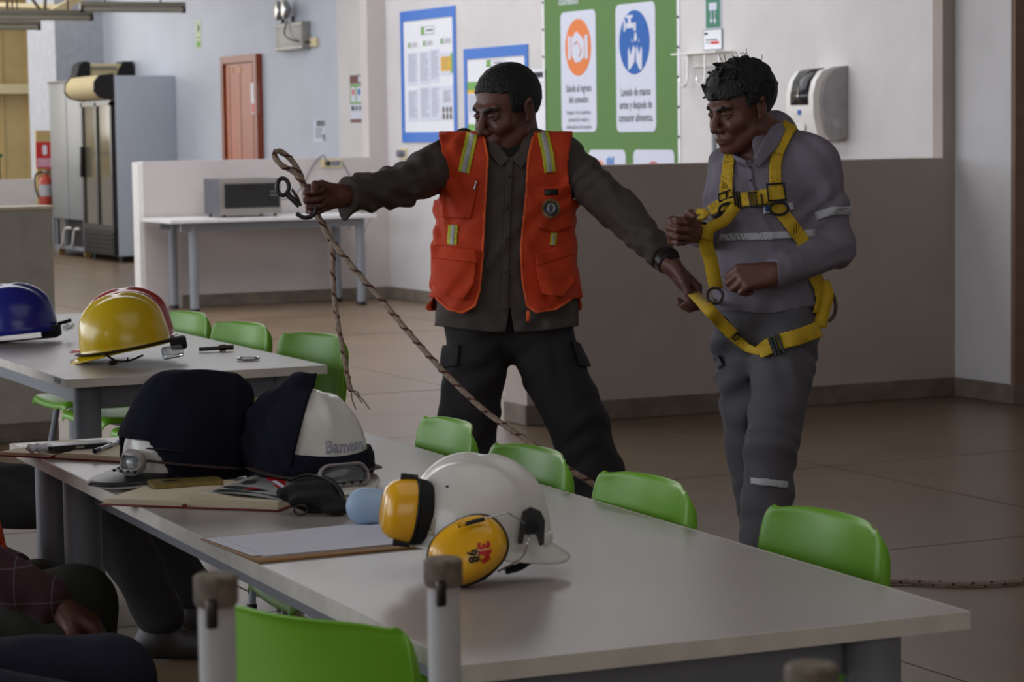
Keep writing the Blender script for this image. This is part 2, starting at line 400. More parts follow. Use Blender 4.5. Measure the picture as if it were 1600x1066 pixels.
for k in range(4): mm.b2((cx+0.0+k*0.03, cy+H/2-0.16, Z1), (cx+0.02+k*0.03, cy+H/2-0.06+0.012*(k % 2), Z1+0.002))
mm.build('blue_figures', mat('print_blue', (60, 122, 190), 0.7, var=0), pn, smooth=False)
mm = MB()
for k in range(3): mm.b2((cx-0.15+k*0.035, cy+H/2-0.17, Z1), (cx-0.125+k*0.035, cy+H/2-0.085+0.012*(k % 2), Z1+0.002))
mm.build('orange_figures', M_orange, pn, smooth=False)
pn, cx, cy, W, H = panel(991, 234, 1056, 330)
MB().prism(ell(0.17, 0.17), 0.002, Matrix.Translation((cx, cy+H/2-0.25, Z1))).build('red_disc', mat('print_red', (196, 44, 62), 0.7, var=0), pn, smooth=False)
t = bx(880, -22); text('lettering', 'comedor', 0.09, M_pan, o, Matrix.Translation((t[0]+0.1, bx(880, 2)[1], 0.004)), bold=0.001)
# blue framed notice boards
def board(label, px, py, contents):
    o, w, h = wsign('notice_board', label, 'notice board', XP, px, py, group='blue framed notice boards')
    plate('backing', M_paper, o, 0, 0, w, h, t=0.003)
    f = MB(); t = 0.055
    f.b2((-w/2, h/2-t*1.5, 0.003), (w/2, h/2, 0.010)); f.b2((-w/2, -h/2, 0.003), (w/2, -h/2+t*1.5, 0.010))
    f.b2((-w/2, -h/2+t*1.5, 0.003), (-w/2+t, h/2-t*1.5, 0.010)); f.b2((w/2-t, -h/2+t*1.5, 0.003), (w/2, h/2-t*1.5, 0.010))
    f.build('blue_border', M_frameblue, o, smooth=False)
    for (cx, cy, W, H, kind) in contents:
        x, y, W, H = cx*w, cy*h, W*w, H*h
        s = plate('sheet', M_pan if kind != 'tag' else M_paper, o, x, y, W, H, 0.003, 0.002)
        b = MB()
        if kind == 'tag':
            MB().b2((x-W/2, y-H/2, 0.005), (x-W/4, y+H/2, 0.006)).build('green_mark', M_lime, s, smooth=False)
            b.b2((x-W/2, y+H/2-0.004, 0.005), (x+W/2, y+H/2, 0.006)); b.b2((x-W/2, y-H/2, 0.005), (x+W/2, y-H/2+0.004, 0.006))
            b.b2((x+W/2-0.004, y-H/2, 0.005), (x+W/2, y+H/2, 0.006)); b.b2((x-W*0.1, y-H*0.12, 0.005), (x+W*0.4, y+H*0.12, 0.006))
        elif kind == 'yellow':
            MB().b2((x-W*0.45, y-H*0.32, 0.005), (x+W*0.34, y+H*0.32, 0.006)).build('yellow_table', M_yel, s, smooth=False)
            MB().b2((x+W*0.34, y-H*0.42, 0.005), (x+W/2, y+H*0.44, 0.006)).build('green_strip', M_lime, s, smooth=False)
            bars(b, x-W*0.35, x+W*0.3, y+H*0.25, 6, H*0.09, 0.004, 0.006)
        elif kind == 'photo':
            for r in (0, 1):
                for c in (0, 1, 2): b.prism(ell(W*0.1, H*0.1, 10, x+(c-1)*W*0.3, y-H*0.2-r*H*0.2), 0.001, Matrix.Translation((0, 0, 0.005)))
            bars(b, x-W*0.3, x+W*0.3, y+H*0.35, 7, H*0.05, 0.004, 0.005)
        elif kind == 'green':
            MB().b2((x-W/2, y+H*0.25, 0.005), (x+W/2, y+H/2, 0.006)).build('green_head', M_lime, s, smooth=False)
            MB().b2((x-W/2, y+H*0.16, 0.005), (x+W/2, y+H*0.25, 0.006)).build('yellow_strip', M_yel, s, smooth=False)
            bars(b, x-W*0.4, x+W*0.4, y+H*0.1, 9, H*0.055, 0.004, 0.005)
        else:
            bars(b, x-W*0.38, x+W*0.4, y+H*0.42, 14, H*0.06, 0.0045, 0.005)
        b.build('print', M_grey if kind != 'photo' else mat('print_brown', (98, 88, 70), 0.8, var=0), s, smooth=False)
    return o
c1 = [(0.0, 0.34, 0.24, 0.06, 'tag'), (-0.28, 0.24, 0.16, 0.035, 'tag'), (0.0, 0.245, 0.17, 0.035, 'tag'), (0.32, 0.25, 0.18, 0.035, 'tag'),
      (-0.29, 0.06, 0.19, 0.25, 'text'), (-0.07, 0.06, 0.19, 0.25, 'text'), (0.12, 0.07, 0.17, 0.25, 'text'), (0.33, 0.08, 0.22, 0.17, 'yellow'),
      (-0.29, -0.22, 0.19, 0.24, 'text'), (-0.07, -0.21, 0.19, 0.26, 'text'), (0.12, -0.21, 0.17, 0.26, 'text'), (0.33, -0.21, 0.21, 0.25, 'photo')]
board('larger blue framed notice board with many paper sheets, left of the orange vest man', (626.5, 716), (19, 222), c1)
c2 = [(0.0, 0.38, 0.28, 0.05, 'tag'), (-0.33, 0.12, 0.26, 0.26, 'green'), (-0.33, -0.2, 0.26, 0.26, 'green'), (0.0, 0.1, 0.26, 0.28, 'text'), (0.3, 0.1, 0.26, 0.28, 'text'), (0.0, -0.24, 0.26, 0.28, 'text'), (0.3, -0.24, 0.26, 0.28, 'text')]
board('blue framed notice board partly hidden behind the head of the man in orange', (726, 829), (77, 285), c2)
o, w, h = wsign('paper_notice', 'loose white paper with a black heading taped beside the green banner', 'paper', XP-0.01, (829, 853), (109, 205))
plate('sheet', M_paper, o, 0, 0, w, h, t=0.002); plate('heading', M_ink, o, 0.02, h*0.41, w*0.6, h*0.09, 0.002, 0.001)
b = MB(); bars(b, -w*0.4, w*0.4, h*0.28, 8, h*0.06, 0.004, 0.002); b.build('print', M_grey, o, smooth=False)
# green sign + framed notice, hook rack
o, w, h = wsign('safety_sign', 'green pictogram sign at the top, right of the green banner', 'sign', XP, (1102.5, 1128), (-12, 44))
plate('plate', M_pan, o, 0, 0, w, h, t=0.004); plate('green_face', M_exitgreen, o, 0, 0, w*0.9, h*0.95, 0.004, 0.001)
b = MB()
b.b2((-w*0.24, h*0.0, 0.005), (w*0.24, h*0.20, 0.006)); b.b2((-w*0.13, -h*0.22, 0.005), (-w*0.09, 0, 0.006)); b.b2((w*0.09, -h*0.22, 0.005), (w*0.13, 0, 0.006))
b.prism([(-w*0.2, -h*0.26), (-w*0.11, -h*0.36), (-w*0.03, -h*0.26), (-w*0.11, -h*0.2)], 0.001, Matrix.Translation((0, 0, 0.005)))
b.prism([(w*0.03, -h*0.28), (w*0.12, -h*0.38), (w*0.2, -h*0.28), (w*0.11, -h*0.2)], 0.001, Matrix.Translation((0, 0, 0.005)))
b.build('pictogram', M_pan, o, smooth=False)
o, w, h = wsign('small_notice', 'small framed white notice with red mark under the green pictogram sign', 'sign', XP, (1100, 1130), (47, 77))
plate('frame', M_grey, o, 0, 0, w, h, t=0.006); plate('sheet', M_paper, o, 0, 0, w*0.93, h*0.93, 0.006, 0.001)
plate('red_mark', M_red, o, w*0.13, -h*0.15, w*0.42, h*0.14, 0.007, 0.001)
b = MB(); bars(b, -w*0.35, w*0.35, h*0.0, 1, 0.02, h*0.05, 0.007); b.b2((-w*0.42, h*0.25, 0.007), (-w*0.25, h*0.36, 0.008)); b.b2((-w*0.35, -h*0.15, 0.007), (-w*0.1, -h*0.12, 0.008)); b.build('print', M_ink, o, smooth=False)
o, w, h = wsign('hook_rack', 'white wall rack with wire hooks behind the man in the harness', 'rack', XP, (1075, 1146), (84, 102))
MB().b2((-w/2, h/2-0.01, 0), (w/2, h/2, 0.13)).build('shelf', M_white, o, smooth=False)
MB().b2((-w*0.36, -h/2, 0), (w/2, h/2-0.01, 0.012)).build('back_plate', M_white, o, smooth=False)
for fx in (-0.36, 0.03, 0.34):
    x = fx*w
    MB().tube(spline([(x, h/2-0.01, 0.05), (x, -0.10, 0.05), (x-0.01, -0.155, 0.055), (x-0.04, -0.175, 0.06), (x-0.075, -0.15, 0.065), (x-0.08, -0.11, 0.065)], 5), 0.0055, 8).build('hook', M_chrome, o)
# door-wall signs
o, w, h = wsign('exit_sign', 'narrow pale sign with a black arrow and running figure, top left of the brown door', 'sign', XD, (305.5, 315), (32, 76))
plate('sheet', mat('pale_green_sheet', (196, 206, 180), 0.7), o, 0, 0, w, h, t=0.002)
MB().prism([(-w*0.2, h*0.05), (w*0.35, h*0.22), (-w*0.1, h*0.4), (0, h*0.25), (-w*0.1, h*0.2)], 0.001, Matrix.Translation((0, 0, 0.002))).build('arrow', M_blackm, o, smooth=False)
plate('lower_box', M_lime, o, 0, -h*0.34, w*0.7, h*0.2, 0.002, 0.001); plate('bar', M_lime, o, 0, -h*0.1, w*0.7, h*0.05, 0.002, 0.001)
o, w, h = wsign('small_poster', 'small grey printed notice above the socket on the far wall', 'sign', XD, (490.5, 509), (187, 222))
plate('sheet', M_pan, o, 0, 0, w, h, t=0.002); plate('photo', mat('grey_photo', (96, 98, 108), 0.7), o, w*0.1, h*0.33, w*0.7, h*0.25, 0.002, 0.001)
b = MB(); bars(b, -w*0.35, w*0.35, h*0.12, 7, h*0.07, 0.008, 0.002); b.b2((w*0.3, -h*0.45, 0.002), (w*0.48, -h*0.15, 0.003)); b.build('print', M_grey, o, smooth=False)
o, w, h = wsign('hygiene_poster', 'narrow poster with green centre and dark red bands on the far wall', 'poster', XD-0.06, (547, 568), (118, 191))
dred = mat('dark_red_print', (104, 60, 56), 0.7, var=0)
plate('sheet', M_pan, o, 0, 0, w, h, t=0.002); plate('red_band', dred, o, 0, h*0.41, w, h*0.18, 0.002, 0.001); plate('red_band', dred, o, 0, -h*0.465, w, h*0.07, 0.002, 0.001)
plate('green_band', M_lime, o, 0, h*0.1, w, h*0.42, 0.002, 0.001)
for sx, m in ((-1, M_red), (1, M_sblue)):
    pp = plate('panel', M_pan, o, sx*w*0.23, h*0.09, w*0.36, h*0.32, 0.003, 0.001); plate('disc', m, pp, sx*w*0.23, h*0.14, w*0.2, h*0.12, 0.004, 0.001, r=0.015)
for k in range(3): plate('picture', M_grey if k else M_ink, o, (k-1)*w*0.3, -h*0.2, w*0.22, h*0.1, 0.002, 0.001)
plate('emblem', M_pan, o, w*0.28, h*0.41, w*0.2, h*0.12, 0.003, 0.001)
# ------------------------------------------------------------------ far objects
o, w, h = wsign('emergency_light', 'grey twin-lamp emergency light box high on the far wall', 'light', XD, (443, 486), (38, 77))
mg = mat('grey_box_paint', (140, 140, 136), 0.5)
MB().b2((-w/2, -h/2, 0), (w/2, h/2, 0.09), bev=0.008).build('housing', mg, o)
for y in (-h*0.4, h*0.42): MB().b2((-w*0.52, y-0.006, 0.085), (w*0.52, y+0.006, 0.094)).build('lid_seam', M_darkmetal, o, smooth=False)
for sx, f in ((-0.34, 0.10), (0.03, 0.13)):
    lm = MB().lathe([(0.03, 0), (0.085, 0.03), (0.10, 0.06), (0.10, 0.075)], 20, frame((sx*w, h/2+0.13, 0.0+f-0.06), (1, 0, 0.15), (0, 1, 0))).build('lamp_head', mg, o)
    MB().lathe([(0.093, 0), (0.08, 0.012), (0.0, 0.02)], 20, frame((sx*w, h/2+0.13, 0.0+f+0.016), (1, 0, 0.15), (0, 1, 0))).build('lens', M_chrome, lm)
    MB().cyl((sx*w, h/2-0.01, 0.05), (sx*w, h/2+0.06, 0.05), 0.02, n=10).build('neck', M_black, o)
MB().tube(spline([(0.0, h/2+0.02, 0.10), (0.0, h*0.1, 0.13), (w*0.25, -h*0.15, 0.12), (w*0.6, -h*0.27, 0.03)], 6), 0.008, 6).build('cord', M_black, o)
MB().b2((w*0.55, -h*0.42, 0), (w*0.78, -h*0.1, 0.03), bev=0.004).build('outlet', M_beige2, o, smooth=False)
# fluorescent battens
mb_ = mat('batten_grey', (126, 122, 108), 0.5)
def batten(label, a, b, dep):
    A = DP(*a, dep); B = DP(*b, dep); B = Vector((B.x, A.y, B.z)); c = (A+B)/2; L = (B-A).length
    o = thing('fluorescent_batten', label, 'light', c, group='hanging fluorescent battens')
    MB().b2((-L/2, -0.03, 0.03), (L/2, 0.03, 0.075), bev=0.006).build('channel', mb_, o)
    MB().cyl((-L/2+0.03, 0, 0.0), (L/2-0.03, 0, 0.0), 0.028, n=14).build('tube', mat('unlit_tube', (150, 146, 132), 0.3, var=0), o)
    for x in (-L/2+0.02, L/2-0.02): MB().b2((x-0.02, -0.025, -0.03), (x+0.02, 0.025, 0.04), bev=0.004).build('lamp_holder', M_darkmetal, o)
    for x in (-L/2+0.25, L/2-0.25): MB().cyl((x, 0, 0.07), (x, 0, CEIL-c.z), 0.008, n=8).build('hanger', M_darkmetal, o)
batten('grey hanging fluorescent batten, the right one at the top', (125, 14), (315, 12), 24.5)
batten('grey hanging fluorescent batten at top left above the coolers', (-20, 24), (168, 27), 24.5)
batten('farthest grey fluorescent batten, seen against the beige sheeting', (-60, 40), (79, 43), 27)
# ---- glass door coolers
M_cool = mat('cooler_side_white', (178, 186, 198), 0.45, var=0.02, scale=2); M_coolgrey = mat('cooler_back_steel', (126, 130, 132), 0.5, var=0.05, scale=2)
M_cream = mat('cream_header', (200, 184, 142), 0.85, var=0.03)
ca = thing('drinks_cooler', 'tall white upright drinks cooler with glass door facing left, nearest of the two', 'cooler', (8.19, 27.5, 0))
MB().b2((0, 0, 0.07), (0.71, 1.22, 2.09), bev=0.01).build('cabinet', M_cool, ca)
gl = MB(); 
for y0, y1 in ((0.0, 0.07), (0.575, 0.645), (1.15, 1.22)): gl.b2((-0.05, y0, 0.42), (-0.001, y1, 1.80))
gl.b2((-0.05, 0, 0.36), (-0.001, 1.22, 0.42)); gl.b2((-0.05, 0, 1.76), (-0.001, 1.22, 1.82))
dfr = gl.build('door_frame', M_black, ca, smooth=False)
M_glassd = mat('dark_reflective_glass', (96, 92, 78), 0.12, var=0.0, spec=0.8)
for y0, y1 in ((0.07, 0.575), (0.645, 1.15)): MB().b2((-0.03, y0, 0.42), (-0.01, y1, 1.76)).build('glass_door', M_glassd, ca, smooth=False)
MB().b2((-0.10, 1.10, 0.95), (-0.051, 1.15, 1.30), bev=0.01).build('handle', M_black, ca)
g = MB().b2((-0.05, 0, 0.08), (-0.001, 1.22, 0.36))
g.build('grille', M_blackm, ca, smooth=False)
for k in range(5): MB().b2((-0.062, 0.04, 0.11+k*0.05), (-0.0501, 1.18, 0.125+k*0.05)).build('grille_slat', M_darkmetal, ca, smooth=False)
# curved header
pts = [(0.0, 1.83), (-0.05, 1.83), (-0.17, 1.86), (-0.23, 1.93), (-0.22, 2.02), (-0.16, 2.09), (0.0, 2.11)]
hd = MB().prism([(x, z) for x, z in pts], 1.16, Matrix(((1, 0, 0, 0), (0, 0, 1, 0.03), (0, 1, 0, 0), (0, 0, 0, 1)))).build('header', M_cream, ca, angle=50)
for y in (0, 1.19): MB().prism([(x*1.04, (z-1.97)*1.06+1.97) for x, z in pts], 0.03, Matrix(((1, 0, 0, -0.002), (0, 0, 1, y), (0, 1, 0, 0), (0, 0, 0, 1)))).build('header_end', M_black, ca)
for (x, y) in ((0.06, 0.08), (0.64, 0.08), (0.06, 1.14), (0.64, 1.14)): MB().cyl((x, y, 0), (x, y, 0.07), 0.03, n=12).build('foot', M_black, ca)
cb = thing('drinks_cooler', 'grey steel sided cooler with exposed compressor, behind the white cooler', 'cooler', (8.17, 30.18, 0), radians(-90))
LB = 1.38
MB().b2((0, 0, 0.44), (LB, 0.68, 2.06), bev=0.008).build('cabinet', M_coolgrey, cb)
MB().b2((-0.012, -0.012, 2.0601), (LB+0.012, 0.69, 2.085)).build('top_cap', M_black, cb, smooth=False)
MB().b2((0.745, -0.006, 0.45), (0.757, -0.0001, 2.04)).build('seam', M_steel, cb, smooth=False)
fr = MB()
for x in (0.0, LB-0.04): fr.b2((x, 0, 0.10), (x+0.04, 0.04, 0.44)); fr.b2((x, 0.64, 0.10), (x+0.04, 0.68, 0.44))
fr.b2((0, 0, 0.08), (LB, 0.68, 0.12)); fr.build('base_frame', M_steel, cb, smooth=False)
MB().b2((0.52, 0.06, 0.12), (1.30, 0.6, 0.439)).build('compressor', M_blackm, cb, smooth=False)
for x, m in ((0.08, M_steel), (0.16, M_darkmetal), (0.27, M_steel), (0.34, mat('copper_brown', (120, 84, 66), 0.5)), (0.42, M_coolgrey)):
    MB().b2((x, 0.02, 0.12), (x+0.05, 0.05, 0.439)).build('coil_plate', m, cb, smooth=False)
for (x, y) in ((0.16, 0.06), (LB-0.1, 0.06), (0.16, 0.6), (LB-0.1, 0.6)): MB().cyl((x-0.03, y, 0.04), (x+0.03, y, 0.04), 0.04, n=14).build('castor', mat('castor_ochre', (140, 110, 52), 0.5), cb)
for s_ in (0, 0.42): MB().tube(spline([(0.42+s_, -0.01, 0.12), (0.55+s_, -0.03, 0.16), (0.66+s_, -0.03, 0.32), (0.90+s_*0.8, -0.02, 0.34)], 6), 0.014, 8).build('hose', M_wall, cb)
IV = (Matrix.Translation((8.17, 30.18, 0)) @ Matrix.Rotation(radians(-90), 4, 'Z')).inverted() @ Matrix.Translation((7.81, 28.95, 0))
def xb(mb): bmesh.ops.transform(mb.bm, matrix=IV, verts=mb.bm.verts); return mb
xb(MB().b2((0.44, 0.06, 2.086), (0.96, 0.3, 2.27), bev=0.02)).build('header', M_cream, cb)
xb(MB().b2((0.50, 0.045, 2.20), (0.86, 0.0599, 2.235))).build('header_slot', mat('slot_grey', (130, 124, 108), 0.6), cb, smooth=False)
for x0, s in ((0.40, -1), (0.93, 1)):
    pts = [(0, 0), (0.0, 0.20), (0.06, 0.21), (0.13, 0.17), (0.16, 0.05), (0.19, 0)] if s < 0 else [(-0.08, 0), (-0.04, 0.12), (0.02, 0.21), (0.13, 0.21), (0.13, 0)]
    if s < 0: pts = [(-p[0]+0.14, p[1]) for p in pts][::-1]
    xb(MB().prism(pts, 0.28, Matrix(((1, 0, 0, x0), (0, 0, -1, 0.32), (0, 1, 0, 2.086), (0, 0, 0, 1))))).build('header_end', M_blackm, cb)
# extinguisher on its post
po = thing('signpost', 'beige post carrying a red and white extinguisher sign', 'post', (0, 0, 0))
A = PY(57, 240, 30.5); B = PY(80, 240, 30.5)
po.location = ((A.x+B.x)/2, 30.5, 0)
MB().b2((-0.09, 0.001, 0), (0.09, 0.06, 1.5)).build('post', M_beige, po, smooth=False)
sgn = MB().b2((-0.10, -0.008, 1.04), (0.10, -0.0001, 1.36)).build('sign_plate', M_red, po, smooth=False)
MB().prism(rrect(0.055, 0.12, 0.02), 0.002, frame((0.01, -0.0085, 1.26), (1, 0, 0), (0, 0, 1))).build('extinguisher_symbol', M_paper, sgn, smooth=False)
MB().b2((-0.09, -0.011, 1.055), (0.09, -0.0081, 1.16)).build('text_panel', mat('pink_white', (216, 160, 180), 0.7), sgn, smooth=False)
ex = thing('fire_extinguisher', 'small red and silver fire extinguisher hanging under its red sign', 'extinguisher', (po.location.x-0.02, 30.38, 0.60))
MB().lathe([(0.0, 0), (0.075, 0.0), (0.08, 0.02), (0.08, 0.28), (0.06, 0.33), (0.025, 0.35), (0.025, 0.38)], 20).build('cylinder', mat('extinguisher_red', (176, 66, 50), 0.35), ex)
MB().lathe([(0.0815, 0.1), (0.0815, 0.24), (0.0805, 0.24)], 20).build('label_band', mat('silver_label', (170, 172, 178), 0.4), ex)
MB().b2((-0.03, -0.02, 0.38), (0.05, 0.02, 0.41), bev=0.005).build('valve', M_chrome, ex)
MB().tube(spline([(-0.02, 0, 0.40), (-0.12, 0, 0.36), (-0.125, 0, 0.2), (-0.09, 0, 0.08)], 6), 0.012, 8).build('hose', M_blackm, ex)
MB().tube(spline([(0.0, 0.09, 0.33), (0.07, 0.09, 0.44), (0.12, 0.09, 0.36), (0.12, 0.09, 0.02)], 6), 0.012, 8).build('bracket', mat('extinguisher_red', (176, 66, 50)), ex)

# ---- microwave table (against the far partition)
mt = thing('side_table', 'long white-topped side table with grey legs against the far partition', 'table', (0, 0, 0))
tx0, tx1, ty0, ty1 = 6.16, 7.93, 19.25, 20.02
MB().b2((tx0, ty0, 0.722), (tx1, ty1, 0.75), bev=0.002, seg=1).build('tabletop', mat('white_table_top', (214, 214, 214), 0.45), mt, smooth=False)
MB().b2((tx0+0.12, ty0+0.10, 0.655), (tx1-0.12, ty0+0.13, 0.7219)).b2((tx0+0.12, ty1-0.13, 0.655), (tx1-0.12, ty1-0.10, 0.7219)).build('apron', M_steel, mt, smooth=False)
for (x, y) in ((tx0+0.23, ty0+0.13), (tx1-0.10, ty0+0.13), (tx0+0.23, ty1-0.10), (tx1-0.10, ty1-0.10)):
    l = MB().cyl((x, y, 0.03), (x, y, 0.7219), 0.037, n=20).build('leg', M_steel, mt)
    MB().cyl((x, y, 0.0), (x, y, 0.03), 0.04, n=20).build('foot', M_black, l)
# microwave
mw = thing('microwave', 'stainless steel microwave oven with black door on the side table', 'microwave', (6.655, 19.46, 0.751))
M_ss = mat('stainless', (150, 144, 138), 0.35, 0.6, var=0.03, scale=4)
MB().b2((0, 0.012, 0.022), (0.52, 0.42, 0.31), bev=0.006).build('case', mat('dark_case', (92, 92, 98), 0.5), mw)
MB().b2((0, 0, 0.022), (0.52, 0.0119, 0.31), bev=0.003).build('front_frame', M_ss, mw)
MB().b2((0.035, -0.004, 0.075), (0.40, -0.0001, 0.272)).build('door', mat('black_glass', (14, 20, 20), 0.1, var=0), mw, smooth=False)
cp = MB().b2((0.402, -0.004, 0.075), (0.505, -0.0001, 0.272)).build('control_panel', M_black, mw, smooth=False)
for r in range(2):
    for c in range(4): MB().b2((0.425+c*0.019, -0.006, 0.20-r*0.03), (0.437+c*0.019, -0.0041, 0.209-r*0.03)).build('button', M_steel, cp, smooth=False)
for (x, y) in ((0.04, 0.04), (0.48, 0.04), (0.04, 0.38), (0.48, 0.38)): MB().cyl((x, y, 0), (x, y, 0.0219), 0.014, n=12).build('foot', M_black, mw)
# sockets and cords
def socket(label, P, n=(0, -1, 0), w=0.12, h=0.075):
    o = thing('socket', label, 'socket', P)
    o.matrix_world = frame(P, Vector((0, 0, 1)).cross(Vector(n)), (0, 0, 1))
    MB().prism(rrect(w, h, 0.01), 0.012).build('plate', M_beige2, o, smooth=False)
    MB().prism(rrect(w*0.4, h*0.6, 0.008), 0.004, Matrix.Translation((w*0.2, 0, 0.012))).build('outlet_face', M_grey, o, smooth=False)
    return o
s1 = PY(517, 243, YP1-0.001)
so = socket('double socket with a black plug, on top edge of the far partition', (s1.x, YP1-0.0005, 1.165), w=0.19, h=0.07)
MB().cyl((-0.04, 0.0, 0.0121), (-0.04, 0.0, 0.05), 0.022, n=12).build('plug', M_black, so)
q = PX(631, 240, XP)
so = socket('single socket with a grey plug on the poster wall', (XP-0.001, q.y, q.z), (-1, 0, 0), 0.16, 0.09)
MB().cyl((0.0, 0.0, 0.0121), (0.0, 0.0, 0.06), 0.03, n=12).build('plug', M_grey, so)
mcord = mat('grey_cable', (112, 110, 112), 0.5)
def cable(name, label, pts, r=0.006, m=mcord):
    return tag(MB().tube(spline(pts, 8), r, 8).build(name, m), label, 'cable')
cable('power_cable', 'grey power cable looping from the microwave up to the double socket', [(7.176, 19.8, 0.86), PY(440, 312, 19.85), PY(458, 307, 19.95), PY(474, 288, YP1-0.03), PY(488, 260, YP1-0.02), PY(504, 243, YP1-0.02), Vector((s1.x-0.05, YP1-0.05, 1.17))])
cable('power_cable', 'thin grey cable hanging to the right below the double socket', [Vector((s1.x+0.07, YP1-0.02, 1.15)), PY(533, 252, YP1-0.01), PY(545, 272, YP1-0.01), PY(556, 290, YP1-0.01), PY(566, 330, YP1-0.02), Vector((7.98, YP1-0.02, 0.6))], 0.004)
cable('power_cable', 'pale cable hanging from the single socket on the poster wall', [Vector((XP-0.05, q.y, q.z)), PX(622, 240, XP-0.02), PX(616, 252, XP-0.02), PX(613, 275, XP-0.35), Vector((8.1, YP1-0.05, 0.55))], 0.004, M_wall)
# ---- towel dispenser on the poster wall
td = thing('towel_dispenser', 'white wall dispenser with smoked window and grey side cover on the poster wall', 'dispenser', (XP, 13.05, 1.35))
Wd, Hd, Dd = 0.33, 0.43, 0.235
prof = [(0, 0.0), (-0.13, -0.012), (-0.205, 0.02), (-0.235, 0.14), (-0.235, 0.26), (-0.215, 0.34), (-0.17, 0.40), (-0.09, 0.425), (0, 0.43)]
def sideprism(pts, y0, y1, name, m, par, **k):
    return MB().prism(pts, y1-y0, Matrix(((1, 0, 0, 0), (0, 0, 1, y0), (0, 1, 0, 0), (0, 0, 0, 1)))).build(name, m, par, **k)
sideprism(prof, -Wd/2+0.012, Wd/2-0.012, 'body', M_white, td, angle=50)
sd = [(-0.001, 0.0), (-0.10, -0.018), (-0.15, 0.03), (-0.175, 0.12), (-0.185, 0.24), (-0.165, 0.33), (-0.11, 0.40), (-0.05, 0.425), (-0.001, 0.43)]
for y0, y1 in ((-Wd/2-0.008, -Wd/2+0.012), (Wd/2-0.012, Wd/2+0.008)):
    s = sideprism(sd, y0, y1, 'side_cover', mat('side_grey', (158, 156, 158), 0.45), td, angle=50)
lk = MB().cyl((-0.085, -Wd/2-0.012, 0.085), (-0.085, -Wd/2-0.0081, 0.085), 0.032, n=24).build('lock_button', mat('side_grey2', (168, 166, 168), 0.4), td)
win = MB()
rows = []
for (x, z) in ((-0.2375, 0.20), (-0.2375, 0.26), (-0.2185, 0.342), (-0.1725, 0.4035), (-0.12, 0.419)):
    rows.append([Vector((x, -Wd*0.30, z)), Vector((x, Wd*0.30, z))])
win.grid(rows).build('window', mat('smoked_window', (30, 30, 34), 0.15, var=0), td, solid=0.003)
MB().prism(rrect(0.04, 0.03, 0.008), 0.002, frame((-0.2355, 0, 0.155), (0, -1, 0), (0, 0, 1))).build('blue_emblem', M_sblue, td, smooth=False)
MB().prism(rrect(0.08, 0.045, 0.012), 0.002, frame((-0.2235, 0, 0.07), (0, -1, 0), (0, 0, 1))).build('push_pad', mat('pad_white', (212, 210, 206), 0.4), td, smooth=False)
MB().b2((-0.15, -Wd*0.42, -0.02), (-0.0, Wd*0.42, -0.0)).build('lower_tray', mat('side_grey', (158, 156, 158)), td, smooth=False)
# steel pipe behind the man in the harness
q = PX(1116, 200, XP-0.06)
pp = thing('wall_pipe', 'thin steel pipe running down the wall behind the man in the harness', 'pipe', (XP-0.06, q.y, 0))
MB().cyl((0, 0, 0.9), (0, 0, 1.62), 0.018, n=12).build('pipe', M_steel, pp)
MB().b2((-0.02, -0.02, 1.5), (0.06, 0.02, 1.53)).build('clip', M_steel, pp, smooth=False)

# ------------------------------------------------------------------ long tables
def long_table(name, label, o3, L, W, rz, legs, lr=0.0375):
    t = thing(name, label, 'table', o3, rz, None)
    MB().b2((0, 0, 0.715), (W, L, 0.7399), bev=0.0015, seg=1).build('tabletop', M_lam, t, smooth=False)
    e = MB(); q = 0.003
    e.b2((-q, -q, 0.7149), (W+q, 0, 0.740)); e.b2((-q, L, 0.7149), (W+q, L+q, 0.740)); e.b2((-q, 0, 0.7149), (0, L, 0.740)); e.b2((W, 0, 0.7149), (W+q, L, 0.740))
    e.build('edge_band', M_edge, t, smooth=False)
    a = MB()
    a.b2((0.09, 0.10, 0.645), (W-0.09, 0.13, 0.7148)); a.b2((0.09, L-0.13, 0.645), (W-0.09, L-0.10, 0.7148))
    a.b2((0.09, 0.10, 0.645), (0.12, L-0.10, 0.7148)); a.b2((W-0.12, 0.10, 0.645), (W-0.09, L-0.10, 0.7148))
    a.build('apron', M_steel, t, smooth=False)
    for (x, y) in legs:
        l = MB().cyl((x, y, 0.025), (x, y, 0.7147), lr, n=24).build('leg', M_steel, t)
        MB().cyl((x, y, 0), (x, y, 0.025), lr+0.004, n=24).build('foot', M_black, l)
    return t
T1RZ = radians(-1.8)
T1 = long_table('dining_table', 'nearer long grey-topped canteen table holding the white helmets and notebooks', (1.322, 2.943, 0), 2.66, 0.772, T1RZ,
                [(0.085, 0.10), (0.772-0.11, 0.075), (0.07, 2.30), (0.07, 2.56), (0.772-0.07, 2.30), (0.772-0.07, 2.56)], 0.04)
T2 = long_table('dining_table', 'farther long grey-topped canteen table holding the blue and yellow helmets', (1.921, 7.0, 0), 2.62, 0.785, radians(-0.8),
                [(0.09, 0.12), (0.785-0.09, 0.10), (0.09, 2.5), (0.785-0.09, 2.5)], 0.04)
MB().b2((-0.0045, 0.06, 0.7225), (-0.0031, 0.12, 0.7385)).build('maker_sticker', mat('dark_green_sticker', (16, 52, 46), 0.5), T2, smooth=False)
def on_t1(px, py, z=0.74): return G(px, py, z)

